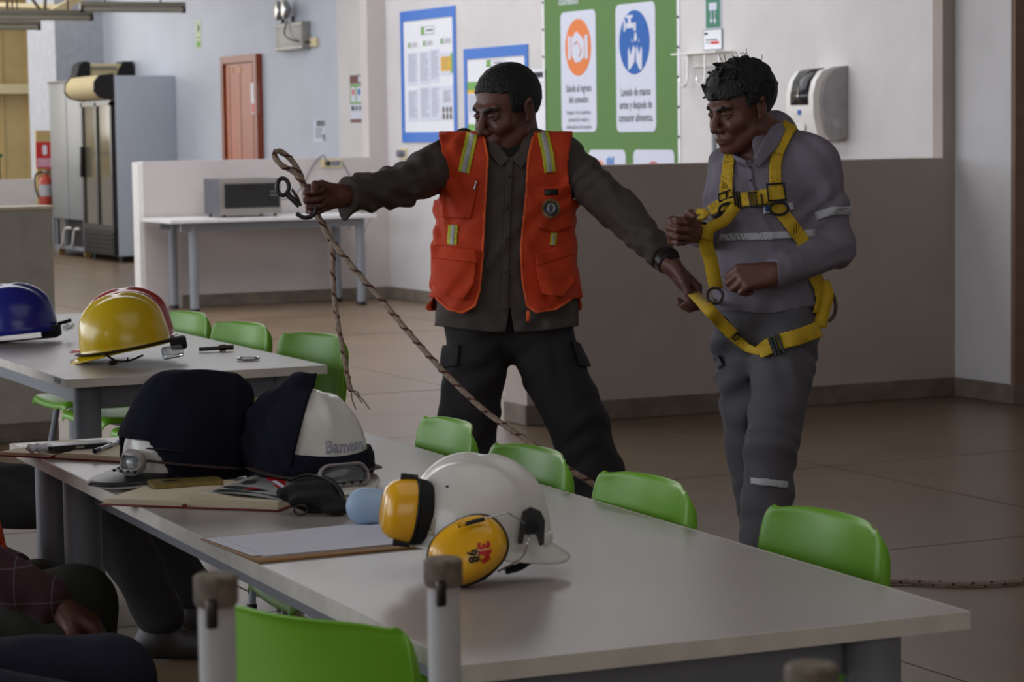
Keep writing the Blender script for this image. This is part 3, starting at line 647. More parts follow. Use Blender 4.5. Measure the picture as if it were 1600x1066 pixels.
# ------------------------------------------------------------------ green chairs
def chair_meshes():
    prof = [(0.215, 0.425), (0.212, 0.447), (0.19, 0.456), (0.10, 0.448), (0.0, 0.442), (-0.10, 0.445), (-0.155, 0.46), (-0.182, 0.50)]
    seat = MB(); rows = []
    for i, (y, z) in enumerate(prof):
        w = [0.165, 0.178, 0.188, 0.194, 0.194, 0.192, 0.186, 0.180][i]
        row = [Vector((-w-0.002, y, z-0.012)), Vector((-w, y, z-0.002))]
        for k in range(9):
            u = -0.93+1.86*k/8; row.append(Vector((u*w, y, z+0.010*u*u)))
        row += [Vector((w, y, z-0.002)), Vector((w+0.002, y, z-0.012))]
        rows.append(row)
    seat.grid(rows)
    back = MB(); rows = []
    bp = [(-0.184, 0.505), (-0.198, 0.56), (-0.208, 0.63), (-0.216, 0.70), (-0.224, 0.755), (-0.229, 0.783), (-0.232, 0.794), (-0.238, 0.800)]
    bw = [0.180, 0.182, 0.184, 0.184, 0.181, 0.174, 0.163, 0.155]
    for (y, z), w in zip(bp, bw):
        zz = z-0.004 if z > 0.78 else z; fk = 0.003 if z > 0.79 else (0.012 if z > 0.77 else 0.024); fw_ = -0.001 if z > 0.79 else (0.001 if z > 0.77 else 0.005)
        row = [Vector((-w-fw_, y-fk+0.042, zz-0.004)), Vector((-w-0.002*(fw_ > 0), y-0.004+0.042, zz-0.002))]
        for k in range(11):
            u = -0.94+1.88*k/10
            drop = -0.035*max(0, abs(u)-0.62)**2*2.2 if z > 0.76 else 0
            row.append(Vector((u*w, y+0.043*u*u, zz+drop)))
        row += [Vector((w+0.002*(fw_ > 0), y-0.004+0.042, zz-0.002)), Vector((w+fw_, y-fk+0.042, zz-0.004))]
        rows.append(row)
    back.grid(rows)
    return seat, back
def make_chair(label, m=M_green):
    t = thing('plastic_chair', label, 'chair')
    s, b = chair_meshes()
    s.build('seat', m, t, solid=0.006, sub=2, angle=180); b.build('backrest', m, t, solid=0.006, sub=2, angle=180)
    for sx in (-1, 1):
        for sy in (-1, 1):
            l = MB().cyl((sx*0.15, sy*0.13-0.01, 0.441), (sx*0.205, sy*0.20-0.01, 0.012), 0.0125, n=12).build('leg', M_steel, t)
            MB().cyl((sx*0.205, sy*0.20-0.01, 0), (sx*0.205, sy*0.20-0.01, 0.014), 0.016, n=12).build('foot_cap', M_black, l)
    MB().tube([(-0.15, -0.14, 0.43), (-0.15, 0.12, 0.43), (0.15, 0.12, 0.43), (0.15, -0.14, 0.43)], 0.01, 8, closed=True).build('seat_frame', M_steel, t)
    return t
CH0 = make_chair('green plastic chair')
GRP = 'green plastic canteen chairs'
first = True
def put_chair(x, y, rz, label):
    global first
    o = CH0 if first else copy_tree(CH0)
    first = False
    o.location = (x, y, 0); o.rotation_euler = (0, 0, rz); o['label'] = label; o['group'] = GRP
    return o
# backs lie at local -y 0.23; chairs on the right of a table face -X  -> rz = +90deg
RZ_R = radians(90)
# placed from the right top corner of each back
def chair_at(px, py, deg, label, hw=0.18):
    p = G(px, py, 0.785); a = RZ_R+radians(deg)
    # corner at local (-?, -0.19): local x=-hw is nearer the camera for rz=90
    off = Vector((-hw*cos(a)+0.205*sin(a), -hw*sin(a)-0.205*cos(a), 0))
    put_chair(p.x-off.x, p.y-off.y, a, label)
for (px, py, d, lab) in ((1391, 838, 0, 'green plastic chair nearest the right corner of the near table'), (1089, 776, 0, 'green plastic chair second from the right, behind the helmet with ear muffs'),
                      (897, 726, 0, 'green plastic chair just behind the helmet with yellow ear muffs'), (748, 680, -5, 'green plastic chair in front of the legs of the man in orange')):
    chair_at(px, py, d, lab)
for (px, py, d, lab) in ((544, 532, 14, 'green plastic chair at the right corner of the far table'), (425, 514, 12, 'green plastic chair, middle one of the row along the far table'),
                      (330, 497, 8, 'green plastic chair right behind the yellow helmet'), (265, 482, 4, 'farthest green plastic chair, mostly hidden by the yellow helmet')):
    chair_at(px, py, d, lab)
put_chair(1.35, 3.20, radians(-64), 'large green plastic chair in the foreground with its back to the camera')
p = G(25, 772, 0.45); put_chair(p.x-0.17, p.y+0.16, radians(-97), 'green plastic chair at the left edge beyond the near table end')

# ------------------------------------------------------------------ rusty white posts in the foreground
M_post = mat('white_post_paint', (188, 186, 186), 0.5, var=0.03)
def rust_mat():
    m = mat('rusty_post_paint', (190, 188, 188), 0.55, var=0.02)
    nt = m.node_tree; b = nt.nodes['Principled BSDF']
    tc = nt.nodes['Texture Coordinate']; sep = nt.nodes.new('ShaderNodeSeparateXYZ'); nt.links.new(tc.outputs['Object'], sep.inputs[0])
    n = nt.nodes.new('ShaderNodeTexNoise'); n.inputs['Scale'].default_value = 60; nt.links.new(tc.outputs['Object'], n.inputs['Vector'])
    a = nt.nodes.new('ShaderNodeMath'); a.operation = 'MULTIPLY_ADD'; nt.links.new(n.outputs['Fac'], a.inputs[0]); a.inputs[1].default_value = 0.05; nt.links.new(sep.outputs['Z'], a.inputs[2])
    r = nt.nodes.new('ShaderNodeMapRange'); nt.links.new(a.outputs[0], r.inputs['Value']); r.inputs['From Min'].default_value = -0.015; r.inputs['From Max'].default_value = 0.008
    mx = nt.nodes.new('ShaderNodeMix'); mx.data_type = 'RGBA'; nt.links.new(r.outputs[0], mx.inputs['Factor'])
    mx.inputs['A'].default_value = (0.49, 0.48, 0.48, 1); mx.inputs['B'].default_value = (0.30, 0.17, 0.09, 1)
    nt.links.new(mx.outputs['Result'], b.inputs['Base Color']); return m
M_rust = rust_mat(); M_cap = mat('worn_cap', (122, 110, 96), 0.8, var=0.25, scale=60)
PG = 'white posts with rusty tops in the foreground'
for (P, lab) in ((DP(337, 897, 2.37), 'white steel post with rusty cap, leftmost of the three in the foreground'),
                 (DP(692, 872, 2.68), 'white steel post with rusty cap in front of the ear muff helmet'),
                 (DP(1268, 1037, 1.97), 'rusty post cap at the bottom edge below the table end')):
    o = thing('steel_post', lab, 'post', (P.x, P.y, P.z), group=PG)
    MB().cyl((0, 0, -P.z+0.006), (0, 0, -0.028), 0.0175, n=24).build('pipe', M_rust, o)
    MB().lathe([(0.0185, -0.03), (0.021, -0.026), (0.021, -0.003), (0.018, 0.0)], 24).build('cap', M_cap, o)
    MB().b2((-0.0175, -0.024, -0.048), (-0.006, -0.017, -0.02), bev=0.003).build('bracket_tab', M_darkmetal, o)
    MB().cyl((0, 0, -P.z), (0, 0, -P.z+0.008), 0.045, n=24).build('base_plate', M_steel, o)
# ------------------------------------------------------------------ signed distance modelling for bodies and clothes
def V3(p): return np.array([p[0], p[1], p[2]], dtype=np.float64)
def unit(v): v = np.asarray(v, float); return v/np.linalg.norm(v)
class RC:
    """tapered capsule, optionally flattened along axis n by factor s (>1 = thinner)"""
    def __init__(s, a, b, ra, rb=None, n=None, sq=1.0):
        s.a = V3(a); s.b = V3(b); s.ra = ra; s.rb = ra if rb is None else rb
        s.ba = s.b-s.a; s.l2 = max(1e-9, s.ba@s.ba); s.n = None if n is None else unit(n); s.sq = sq
        s.c = (s.a+s.b)/2; s.R = np.linalg.norm(s.ba)/2+max(s.ra, s.rb)
    def f(s, P):
        pa = P-s.a; h = np.clip((pa@s.ba)/s.l2, 0, 1)
        q = pa-h[:, None]*s.ba
        if s.n is not None:
            qn = q@s.n; q = q+np.outer(qn*(s.sq-1), s.n)
            return (np.sqrt((q*q).sum(1))-(s.ra+(s.rb-s.ra)*h))/(1+(s.sq-1)*0.5)
        return np.sqrt((q*q).sum(1))-(s.ra+(s.rb-s.ra)*h)
class EL:
    """ellipsoid, axes = rows of A"""
    def __init__(s, c, r, A=None):
        s.c = V3(c); s.r = np.array(r, float); s.A = np.eye(3) if A is None else np.array(A, float); s.R = max(r)
    def f(s, P):
        q = (P-s.c)@s.A.T; k0 = np.sqrt(((q/s.r)**2).sum(1)); k1 = np.sqrt(((q/s.r**2)**2).sum(1))
        return k0*(k0-1)/np.maximum(k1, 1e-6)
class BX:
    def __init__(s, c, h, r=0.01, A=None):
        s.c = V3(c); s.h = np.array(h, float)-r; s.r = r; s.A = np.eye(3) if A is None else np.array(A, float); s.R = np.linalg.norm(h)
    def f(s, P):
        q = np.abs((P-s.c)@s.A.T)-s.h
        return np.sqrt((np.maximum(q, 0)**2).sum(1))+np.minimum(q.max(1), 0)-s.r
def smin(a, b, k):
    if k <= 0: return np.minimum(a, b)
    h = np.clip(0.5+0.5*(b-a)/k, 0, 1)
    return b+(a-b)*h-k*h*(1-h)
class Shape:
    def __init__(s, prims=(), disp=None, subs=(), cut=None):
        s.p = list(prims)     # (prim, k)
        s.disp = disp; s.s = list(subs); s.cut = cut
    def add(s, prim, k=0.02): s.p.append((prim, k)); return s
    def sub(s, prim, k=0.01): s.s.append((prim, k)); return s
    def f(s, P, c=None, r=1e9):
        d = None
        for pr, k in s.p:
            if c is not None and np.linalg.norm(pr.c-c) > pr.R+r+k+0.03: continue
            v = pr.f(P); d = v if d is None else smin(d, v, k)
        if d is None: return np.full(len(P), 0.2)
        for pr, k in s.s:
            if c is not None and np.linalg.norm(pr.c-c) > pr.R+r+k+0.03: continue
            d = -smin(-d, pr.f(P), k)
        if s.disp is not None: d = d+s.disp(P)
        if s.cut is not None: d = s.cut(P, d)
        return d
    def bounds(s, m=0.03):
        lo = np.min([pr.c-pr.R for pr, k in s.p], 0)-m; hi = np.max([pr.c+pr.R for pr, k in s.p], 0)+m
        return lo, hi
def sdf_arrays(shape, h, lo=None, hi=None):
    if lo is None: lo, hi = shape.bounds()
    lo = np.array(lo, float); hi = np.array(hi, float)
    B = 8
    nb = np.ceil((hi-lo)/(h*B)).astype(int)+1
    D = np.full(tuple(nb*B+1), 0.2, dtype=np.float32)
    ax = [np.arange(B+1)*h]*3
    off = np.stack(np.meshgrid(*ax, indexing='ij'), -1).reshape(-1, 3)
    # coarse pass: block centres
    gi = np.stack(np.meshgrid(*[np.arange(n) for n in nb], indexing='ij'), -1).reshape(-1, 3)
    cen = lo+(gi+0.5)*B*h
    cd = np.concatenate([shape.f(cen[i:i+200000]) for i in range(0, len(cen), 200000)])
    rad = B*h*0.87
    act = np.abs(cd) < rad*1.25+0.012
    inside = gi[(~act) & (cd < 0)]
    for i, j, k in inside: D[i*B:(i+1)*B+1, j*B:(j+1)*B+1, k*B:(k+1)*B+1] = -0.2
    for (i, j, k), c in zip(gi[act], cen[act]):
        v = shape.f(off+(lo+np.array([i, j, k])*B*h), c, rad)
        D[i*B:(i+1)*B+1, j*B:(j+1)*B+1, k*B:(k+1)*B+1] = v.reshape(B+1, B+1, B+1)
    return D, lo
def surface_nets(D, lo, h):
    S = D < 0
    n = D.shape
    c = np.zeros(tuple(x-1 for x in n), dtype=np.uint8)
    for dx in (0, 1):
        for dy in (0, 1):
            for dz in (0, 1): c += S[dx:n[0]-1+dx, dy:n[1]-1+dy, dz:n[2]-1+dz]
    act = (c > 0) & (c < 8)
    idx = np.argwhere(act)
    ids = np.full(act.shape, -1, dtype=np.int32); ids[act] = np.arange(len(idx))
    corners = [(a, b, c_) for a in (0, 1) for b in (0, 1) for c_ in (0, 1)]
    val = {k: D[idx[:, 0]+k[0], idx[:, 1]+k[1], idx[:, 2]+k[2]].astype(np.float64) for k in corners}
    acc = np.zeros((len(idx), 3)); cnt = np.zeros(len(idx))
    for a in corners:
        for ax in range(3):
            if a[ax] == 0:
                b = list(a); b[ax] = 1; b = tuple(b)
                va, vb = val[a], val[b]; m = (va < 0) != (vb < 0)
                t = np.where(m, va/np.where(m, va-vb, 1), 0)
                p = np.array(a, float)[None, :].repeat(len(idx), 0); p[:, ax] += t
                acc += p*m[:, None]; cnt += m
    verts = lo+(idx+acc/np.maximum(cnt, 1)[:, None])*h
    faces = []
    for ax in range(3):
        sl0 = [slice(None)]*3; sl1 = [slice(None)]*3; sl0[ax] = slice(0, -1); sl1[ax] = slice(1, None)
        e = S[tuple(sl0)] != S[tuple(sl1)]
        E = np.argwhere(e)
        u, v = (ax+1) % 3, (ax+2) % 3
        ok = (E[:, u] > 0) & (E[:, v] > 0) & (E[:, u] < n[u]-1) & (E[:, v] < n[v]-1)
        E = E[ok]
        def cid(du, dv):
            q = E.copy(); q[:, u] += du; q[:, v] += dv
            return ids[q[:, 0], q[:, 1], q[:, 2]]
        q = np.stack([cid(-1, -1), cid(0, -1), cid(0, 0), cid(-1, 0)], 1)
        flip = S[E[:, 0], E[:, 1], E[:, 2]]
        q[~flip] = q[~flip][:, ::-1]
        faces.append(q)
    F = np.concatenate(faces); F = F[(F >= 0).all(1)]
    return verts, F
def mesh_from(name, verts, F, m, parent=None):
    me = bpy.data.meshes.new(name)
    me.vertices.add(len(verts)); me.vertices.foreach_set('co', verts.astype(np.float32).ravel())
    me.loops.add(len(F)*4); me.loops.foreach_set('vertex_index', F.astype(np.int32).ravel())
    me.polygons.add(len(F)); me.polygons.foreach_set('loop_start', np.arange(0, len(F)*4, 4, dtype=np.int32))
    me.polygons.foreach_set('loop_total', np.full(len(F), 4, dtype=np.int32))
    me.polygons.foreach_set('use_smooth', np.ones(len(F), dtype=bool))
    me.update(calc_edges=True); me.validate()
    me.materials.append(m)
    o = bpy.data.objects.new(name, me); link(o, parent); return o
def sdf_mesh(name, shape, h, m, parent, lo=None, hi=None):
    D, lo_ = sdf_arrays(shape, h, lo, hi)
    v, F = surface_nets(D, lo_, h)
    return mesh_from(name, v, F, m, parent)
def folds(amp, w, dirs, seed=0):
    """cloth folds: warped directional waves"""
    rs = np.random.RandomState(seed)
    D = [unit(d) for d in dirs]
    par = [(rs.uniform(0, 6.28), rs.uniform(0.8, 1.3), unit(rs.normal(size=3)), unit(rs.normal(size=3)), rs.uniform(0, 6)) for _ in D]
    def fn(P):
        o = np.zeros(len(P))
        for d, (ph, sc, e1, e2, p2) in zip(D, par):
            k = 2*pi/(w*sc)
            mask = 0.5+0.5*np.sin(P@e1*2*pi/0.31+p2)
            o += amp*mask*np.sin(P@d*k+1.9*np.sin(P@e2*2*pi/0.22+ph)+1.2*np.sin(P@e1*2*pi/0.17))
        return o
    return fn

def hand_prims(W, d, pn, ts, curls, thumb=None, sc=1.0, kf=0.003):
    """W wrist, d wrist->knuckles, pn palm direction, ts towards the thumb side; curls = 4 x (a1,a2,a3) degrees"""
    W = V3(W); d = unit(d); pn = np.asarray(pn, float); pn = unit(pn-d*(pn@d)); ts = unit(np.asarray(ts)-d*(np.asarray(ts)@d)-pn*(np.asarray(ts)@pn))
    out = []
    lat = (0.031, 0.0105, -0.0105, -0.030); kl = (0.088, 0.092, 0.087, 0.079)
    seg = ((0.042, 0.025, 0.020), (0.046, 0.029, 0.021), (0.043, 0.027, 0.020), (0.033, 0.020, 0.018))
    rad = (0.0102, 0.0106, 0.0100, 0.0088)
    tips = []
    for i in range(4):
        K = W+sc*(d*kl[i]+ts*lat[i]-pn*0.004)
        out.append((RC(W+sc*(ts*lat[i]*0.55), K, 0.0165*sc, 0.0125*sc), 0.012*sc))
        a = 0; p = K; v = d
        for j in range(3):
            a += radians(curls[i][j]); v = d*cos(a)+pn*sin(a)
            q = p+v*seg[i][j]*sc
            out.append((RC(p, q, (rad[i]-0.0008*j)*sc, (rad[i]-0.0008*(j+1))*sc), kf if j else 0.005))
            p = q
        tips.append(p)
    out.append((EL(W+sc*(d*0.045+pn*0.008), (0.045*sc, 0.036*sc, 0.017*sc), [d, ts, pn]), 0.012))
    b = W+sc*(d*0.018+ts*0.022+pn*0.006)
    if thumb is None: thumb = ((0.75, 0.62, 0.25), (0.9, 0.05, 0.45), (0.85, -0.35, 0.4))
    L = (0.042, 0.032, 0.026); r = (0.0165, 0.0125, 0.0115, 0.0095)
    for j, (cd, ct, cp) in enumerate(thumb):
        v = unit(d*cd+ts*ct+pn*cp); q = b+v*L[j]*sc
        out.append((RC(b, q, r[j]*sc, r[j+1]*sc), 0.012 if j == 0 else 0.004)); b = q
    return out, tips
def head_prims(O, F, U, s=1.0):
    """F forward, U up; returns skin prims, subtractions and a frame function"""
    O = V3(O); F = unit(F); U = np.asarray(U, float); U = unit(U-F*(U@F)); S = np.cross(F, U)
    A = [F, S, U]
    def L(f, r, u): return O+s*(F*f+S*r+U*u)
    def E(c, r): return EL(L(*c), [x*s for x in r], A)
    add = [(E((-0.014, 0, 0.030), (0.094, 0.075, 0.083)), 0), (E((0.022, 0, -0.022), (0.064, 0.060, 0.088)), 0.02),
           (E((0.030, 0, -0.074), (0.048, 0.047, 0.034)), 0.02), (RC(L(0.070, -0.008, -0.099), L(0.070, 0.008, -0.099), 0.0165*s), 0.018),
           (RC(L(0.010, -0.052, -0.062), L(0.055, -0.026, -0.095), 0.018*s, 0.015*s), 0.02), (RC(L(0.010, 0.052, -0.062), L(0.055, 0.026, -0.095), 0.018*s, 0.015*s), 0.02),
           (RC(L(0.073, -0.036, 0.021), L(0.083, -0.010, 0.017), 0.011*s), 0.012), (RC(L(0.073, 0.036, 0.021), L(0.083, 0.010, 0.017), 0.011*s), 0.012),
           (RC(L(0.052, -0.046, -0.026), L(0.066, -0.034, -0.034), 0.020*s), 0.016), (RC(L(0.052, 0.046, -0.026), L(0.066, 0.034, -0.034), 0.020*s), 0.016),
           (RC(L(0.082, 0, 0.010), L(0.108, 0, -0.036), 0.0085*s, 0.0115*s), 0.010),
           (E((0.096, -0.013, -0.041), (0.012, 0.0085, 0.0085)), 0.005), (E((0.096, 0.013, -0.041), (0.012, 0.0085, 0.0085)), 0.005),
           (E((0.078, 0, -0.067), (0.018, 0.032, 0.020)), 0.012),
           (RC(L(0.088, -0.017, -0.0665), L(0.0945, 0, -0.0635), 0.0058*s), 0.003), (RC(L(0.088, 0.017, -0.0665), L(0.0945, 0, -0.0635), 0.0058*s), 0.003),
           (RC(L(0.086, -0.013, -0.0755), L(0.0915, 0, -0.0775), 0.0066*s), 0.003), (RC(L(0.086, 0.013, -0.0755), L(0.0915, 0, -0.0775), 0.0066*s), 0.003)]
    sub = [(E((0.094, -0.031, -0.001), (0.017, 0.017, 0.012)), 0.010), (E((0.094, 0.031, -0.001), (0.017, 0.017, 0.012)), 0.010)]
    eyes = []
    for q in (-1, 1):
        add.append((E((0.069, 0.031*q, -0.001), (0.0145, 0.0150, 0.0125)), 0.003))
        add.append((RC(L(-0.004, 0.076*q, 0.012), L(-0.010, 0.086*q, 0.022), 0.008*s), 0.004))
        add.append((E((-0.008, 0.080*q, -0.004), (0.017, 0.0075, 0.030)), 0.008))
        add.append((E((0.001, 0.078*q, -0.030), (0.009, 0.006, 0.010)), 0.006))
        sub.append((E((-0.004, 0.088*q, -0.002), (0.009, 0.006, 0.018)), 0.003))
    return add, sub, L, A
M_skin1 = mat('brown_skin', (94, 56, 44), 0.5, var=0.05, scale=18, bump=0.08, bscale=120)
M_skin2 = mat('tan_skin', (98, 60, 47), 0.5, var=0.05, scale=18, bump=0.08, bscale=120)
M_hair = mat('black_hair', (9, 8, 9), 0.65, var=0.0, bump=0.9, bscale=160, stretch=(1, 1, 0.5))
M_shirtg = mat('charcoal_work_shirt', (74, 66, 62), 0.85, var=0.05, scale=9, bump=0.25, bscale=420)
M_trd = mat('black_work_trousers', (32, 28, 31), 0.85, var=0.06, scale=7, bump=0.25, bscale=400)
M_vest = mat('orange_vest_cloth', (200, 60, 14), 0.8, var=0.07, scale=9, bump=0.25, bscale=420)
M_vest2 = mat('orange_vest_piping', (226, 92, 40), 0.7, var=0.03)
M_ryel = mat('fluorescent_yellow_tape', (190, 190, 40), 0.6, var=0.03); M_rsil = mat('silver_reflective_tape', (168, 170, 170), 0.4, var=0.03)
M_shirt2 = mat('grey_lilac_shirt', (118, 112, 124), 0.85, var=0.04, scale=9, bump=0.25, bscale=420)
M_tr2 = mat('grey_work_trousers', (84, 82, 88), 0.85, var=0.05, scale=7, bump=0.25, bscale=400)
M_strap = mat('yellow_webbing', (196, 160, 20), 0.65, var=0.05, scale=30, bump=0.3, bscale=500)
M_boot = mat('dark_leather_boot', (38, 32, 30), 0.5, var=0.05)
M_eyew = mat('eye_white', (120, 104, 96), 0.25, var=0); M_iris = mat('eye_dark', (18, 12, 10), 0.15, var=0)

class Person:
    def __init__(s, name, label, cxpx, dep, groundz=0.0):
        s.dep = dep
        o = DP(cxpx, 520, dep)
        s.o = thing(name, label, 'person', (o.x, o.y, groundz), -PSI)
        s.M = Matrix.Translation((o.x, o.y, groundz)) @ Matrix.Rotation(-PSI, 4, 'Z'); s.Mi = s.M.inverted()
        Mi = s.Mi
        s.A = np.array(s.M.to_3x3()); s.t = np.array(s.M.translation)
    def J(s, px, py, dy=0.0):
        return V3(s.Mi @ DP(px, py, s.dep+dy))
    def px(s, P):
        """picture-like coordinates (in 1600-wide units) of local points: used to lay straps and pockets out on the cloth"""
        Wd = P@s.A.T+s.t-np.array(CPOS)
        q = Wd@np.array(CM)
        return 800-F_PX*q[:, 0]/q[:, 2], 533+F_PX*q[:, 1]/q[:, 2]
def poly_sd(X, Y, pts):
    """2D signed distance to a closed polygon"""
    pts = [tuple(map(float, p)) for p in pts]
    d = np.full(X.shape, 1e18); s = np.ones(X.shape)
    n = len(pts); j = n-1
    for i in range(n):
        ax, ay = pts[i]; bx_, by = pts[j]
        ex, ey = bx_-ax, by-ay; wx, wy = X-ax, Y-ay
        h = np.clip((wx*ex+wy*ey)/(ex*ex+ey*ey+1e-12), 0, 1)
        dx, dy = wx-ex*h, wy-ey*h; d = np.minimum(d, dx*dx+dy*dy)
        c1 = Y >= ay; c2 = Y < by; c3 = ex*wy > ey*wx
        fl = (c1 & c2 & c3) | (~c1 & ~c2 & ~c3)
        s = np.where(fl, -s, s); j = i
    return s*np.sqrt(d)
def line_sd(X, Y, pts, hw):
    """2D distance to an open polyline minus half width (hw may be a list per point)"""
    d = np.full(X.shape, 1e9)
    H = hw if isinstance(hw, (list, tuple)) else [hw]*len(pts)
    for (a, b, h0, h1) in zip(pts, pts[1:], H, H[1:]):
        ex, ey = b[0]-a[0], b[1]-a[1]
        h = np.clip(((X-a[0])*ex+(Y-a[1])*ey)/(ex*ex+ey*ey+1e-9), 0, 1)
        d = np.minimum(d, np.hypot(X-a[0]-ex*h, Y-a[1]-ey*h)-(h0+(h1-h0)*h))
    return d
class Patch:
    """thin layer lying on a base shape: |base - off| < th, limited by a region given in the person's front view"""
    def __init__(s, man, base, off, th, region, ymax=None, round_=0.0015):
        s.man = man; s.b = base; s.off = off; s.th = th; s.reg = region; s.ymax = ymax; s.rd = round_; s.p = base.p
        s.sc = man.dep/F_PX
    def f(s, P, c=None, r=1e9):
        d = s.b.f(P, c, r)
        X, Y = s.man.px(P)
        R = s.reg(X, Y)*s.sc
        e = np.maximum(np.abs(d-s.off)-s.th, R)
        a = np.abs(d-s.off)-s.th+s.rd; b = R+s.rd
        e = np.minimum(np.maximum(a, b), 0)+np.sqrt(np.maximum(a, 0)**2+np.maximum(b, 0)**2)-s.rd
        if s.ymax is not None:
            ym = s.ymax(P) if callable(s.ymax) else s.ymax
            e = np.maximum(e, P[:, 1]-ym)
        return e
def boot(name, man, ank, toe_dir, m=None):
    a = V3(ank); t = unit([toe_dir[0], toe_dir[1], 0])
    z0 = -man.M.translation.z if False else 0.0
    sh = Shape([(RC(a+[0, 0, 0.06], (a[0], a[1], 0.07), 0.055, 0.05), 0.02), (RC((a[0]-t[0]*0.03, a[1]-t[1]*0.03, 0.045), (a[0]+t[0]*0.15, a[1]+t[1]*0.15, 0.04), 0.044, 0.038), 0.03)],
               cut=lambda P, d: np.maximum(d, 0.004-P[:, 2]))
    return sdf_mesh(name, sh, 0.008, m or M_boot, man.o)

# ================================================================== man in the orange vest
m1 = Person('person', 'man in an orange vest over a charcoal shirt, arms spread, holding the rope', 792, 7.4)
J = m1.J
def rc(a, b, ra, rb=None, k=0.03, n=None, sq=1.0): return (RC(a, b, ra, rb, n, sq), k)
YA = (0, 1, 0)
shL, elL, wrL = J(712, 247, 0.0), J(624, 291, -0.20), J(535, 306, -0.37)
shR, elR, wrR = J(878, 248, 0.0), J(975, 335, -0.12), J(1046, 412, -0.29)
hipL, knL, anL = J(750, 520, 0), J(731, 655, -0.02), J(738, 880, 0.02)
hipR, knR, anR = J(838, 520, 0), J(900, 655, -0.03), J(985, 880, 0.0)
hO = J(791, 170, -0.045)
yaw, pit = radians(46), radians(14)
Fd = (-sin(yaw)*cos(pit), -cos(yaw)*cos(pit), -sin(pit))
Ud = np.array([-sin(yaw)*sin(pit), -cos(yaw)*sin(pit), cos(pit)])+np.array([0.02, 0, 0])
hadd, hsub, HL, HA = head_prims(hO, Fd, Ud, 1.08)
# hands
dL = unit(np.array([-1.0, -0.25, -0.10]))
curlL = [(78, 88, 40), (80, 92, 45), (80, 92, 48), (78, 90, 45)]
hpL, tipsL = hand_prims(J(530, 306, -0.38), dL, (0.05, -0.95, -0.25), (0.15, -0.25, 1.0), curlL, thumb=((0.8, 0.55, 0.35), (0.7, 0.25, 0.75), (0.35, -0.5, 0.8)), sc=1.0)
dR = unit(np.array([0.62, -0.15, -0.72]))
curlR = [(35, 70, 40), (38, 75, 45), (42, 78, 45), (45, 78, 45)]
hpR, tipsR = hand_prims(J(1052, 418, -0.30), dR, (-0.45, -0.35, -0.75), (0.6, -0.55, 0.4), curlR, thumb=((0.85, 0.45, 0.35), (0.95, 0.0, 0.35), (0.85, -0.25, 0.45)), sc=1.02)
body = Shape(hadd+[rc(J(800, 225, 0.0), HL(-0.025, 0, -0.05), 0.062, 0.060, 0.025),
             rc(J(800, 238, 0.02), J(795, 300, 0.02), 0.09, 0.11, 0.04), (EL(J(793, 330, 0.01), (0.155, 0.095, 0.20)), 0.04), (EL(J(793, 450, 0.0), (0.15, 0.10, 0.16)), 0.04),
             rc(J(730, 250, 0), J(860, 250, 0), 0.05, 0.05, 0.04), rc(shL, elL, 0.052, 0.042), rc(elL, wrL, 0.042, 0.029, 0.02), rc(shR, elR, 0.052, 0.042), rc(elR, wrR, 0.042, 0.029, 0.02),
             rc(wrL, J(528, 306, -0.38), 0.029, 0.027, 0.01), rc(wrR, J(1053, 419, -0.30), 0.029, 0.027, 0.01),
             rc(hipL, knL, 0.08, 0.055), rc(knL, anL, 0.052, 0.04), rc(hipR, knR, 0.08, 0.055), rc(knR, anR, 0.052, 0.04)]+hpL+hpR, subs=hsub)
skin1 = sdf_mesh('body', body, 0.0036, M_skin1, m1.o)
def eye_parts(L, A, s, man):
    for q in (-1, 1):
        e = MB(); c = L(0.0745, 0.031*q, -0.002)
        bmesh.ops.create_uvsphere(e.bm, u_segments=14, v_segments=10, radius=0.0102*s)
        bmesh.ops.translate(e.bm, verts=e.bm.verts, vec=Vector(c)); eo = e.build('eyeball', M_eyew, man.o)
        e = MB(); bmesh.ops.create_uvsphere(e.bm, u_segments=12, v_segments=8, radius=0.0055*s)
        bmesh.ops.translate(e.bm, verts=e.bm.verts, vec=Vector(L(0.0808, 0.031*q, -0.004))); e.build('iris', M_iris, eo)
        lo_ = Shape([(RC(L(0.0815, 0.021*q, -0.0085), L(0.0825, 0.031*q, -0.0098), 0.0032*s), 0), (RC(L(0.0825, 0.031*q, -0.0098), L(0.077, 0.042*q, -0.006), 0.0032*s), 0.003)])
        sdf_mesh('eyelid', lo_, 0.0015, MATS['brown_skin'] if man is m1 else MATS['tan_skin'], man.o)
        b = Shape([(RC(L(0.0925, 0.012*q, 0.014), L(0.088, 0.030*q, 0.021), 0.0045*s, 0.0045*s), 0), (RC(L(0.088, 0.030*q, 0.021), L(0.074, 0.048*q, 0.016), 0.0045*s, 0.003*s), 0.004)])
        sdf_mesh('eyebrow', b, 0.002, M_hair, man.o)
        lid = Shape([(RC(L(0.0835, 0.020*q, 0.0015), L(0.0850, 0.031*q, 0.0035), 0.0046*s), 0), (RC(L(0.0850, 0.031*q, 0.0035), L(0.078, 0.0425*q, 0.000), 0.0042*s), 0.003)])
        sdf_mesh('eyelid', lid, 0.0015, MATS['brown_skin'] if man is m1 else MATS['tan_skin'], man.o)
eye_parts(HL, HA, 1.08, m1)
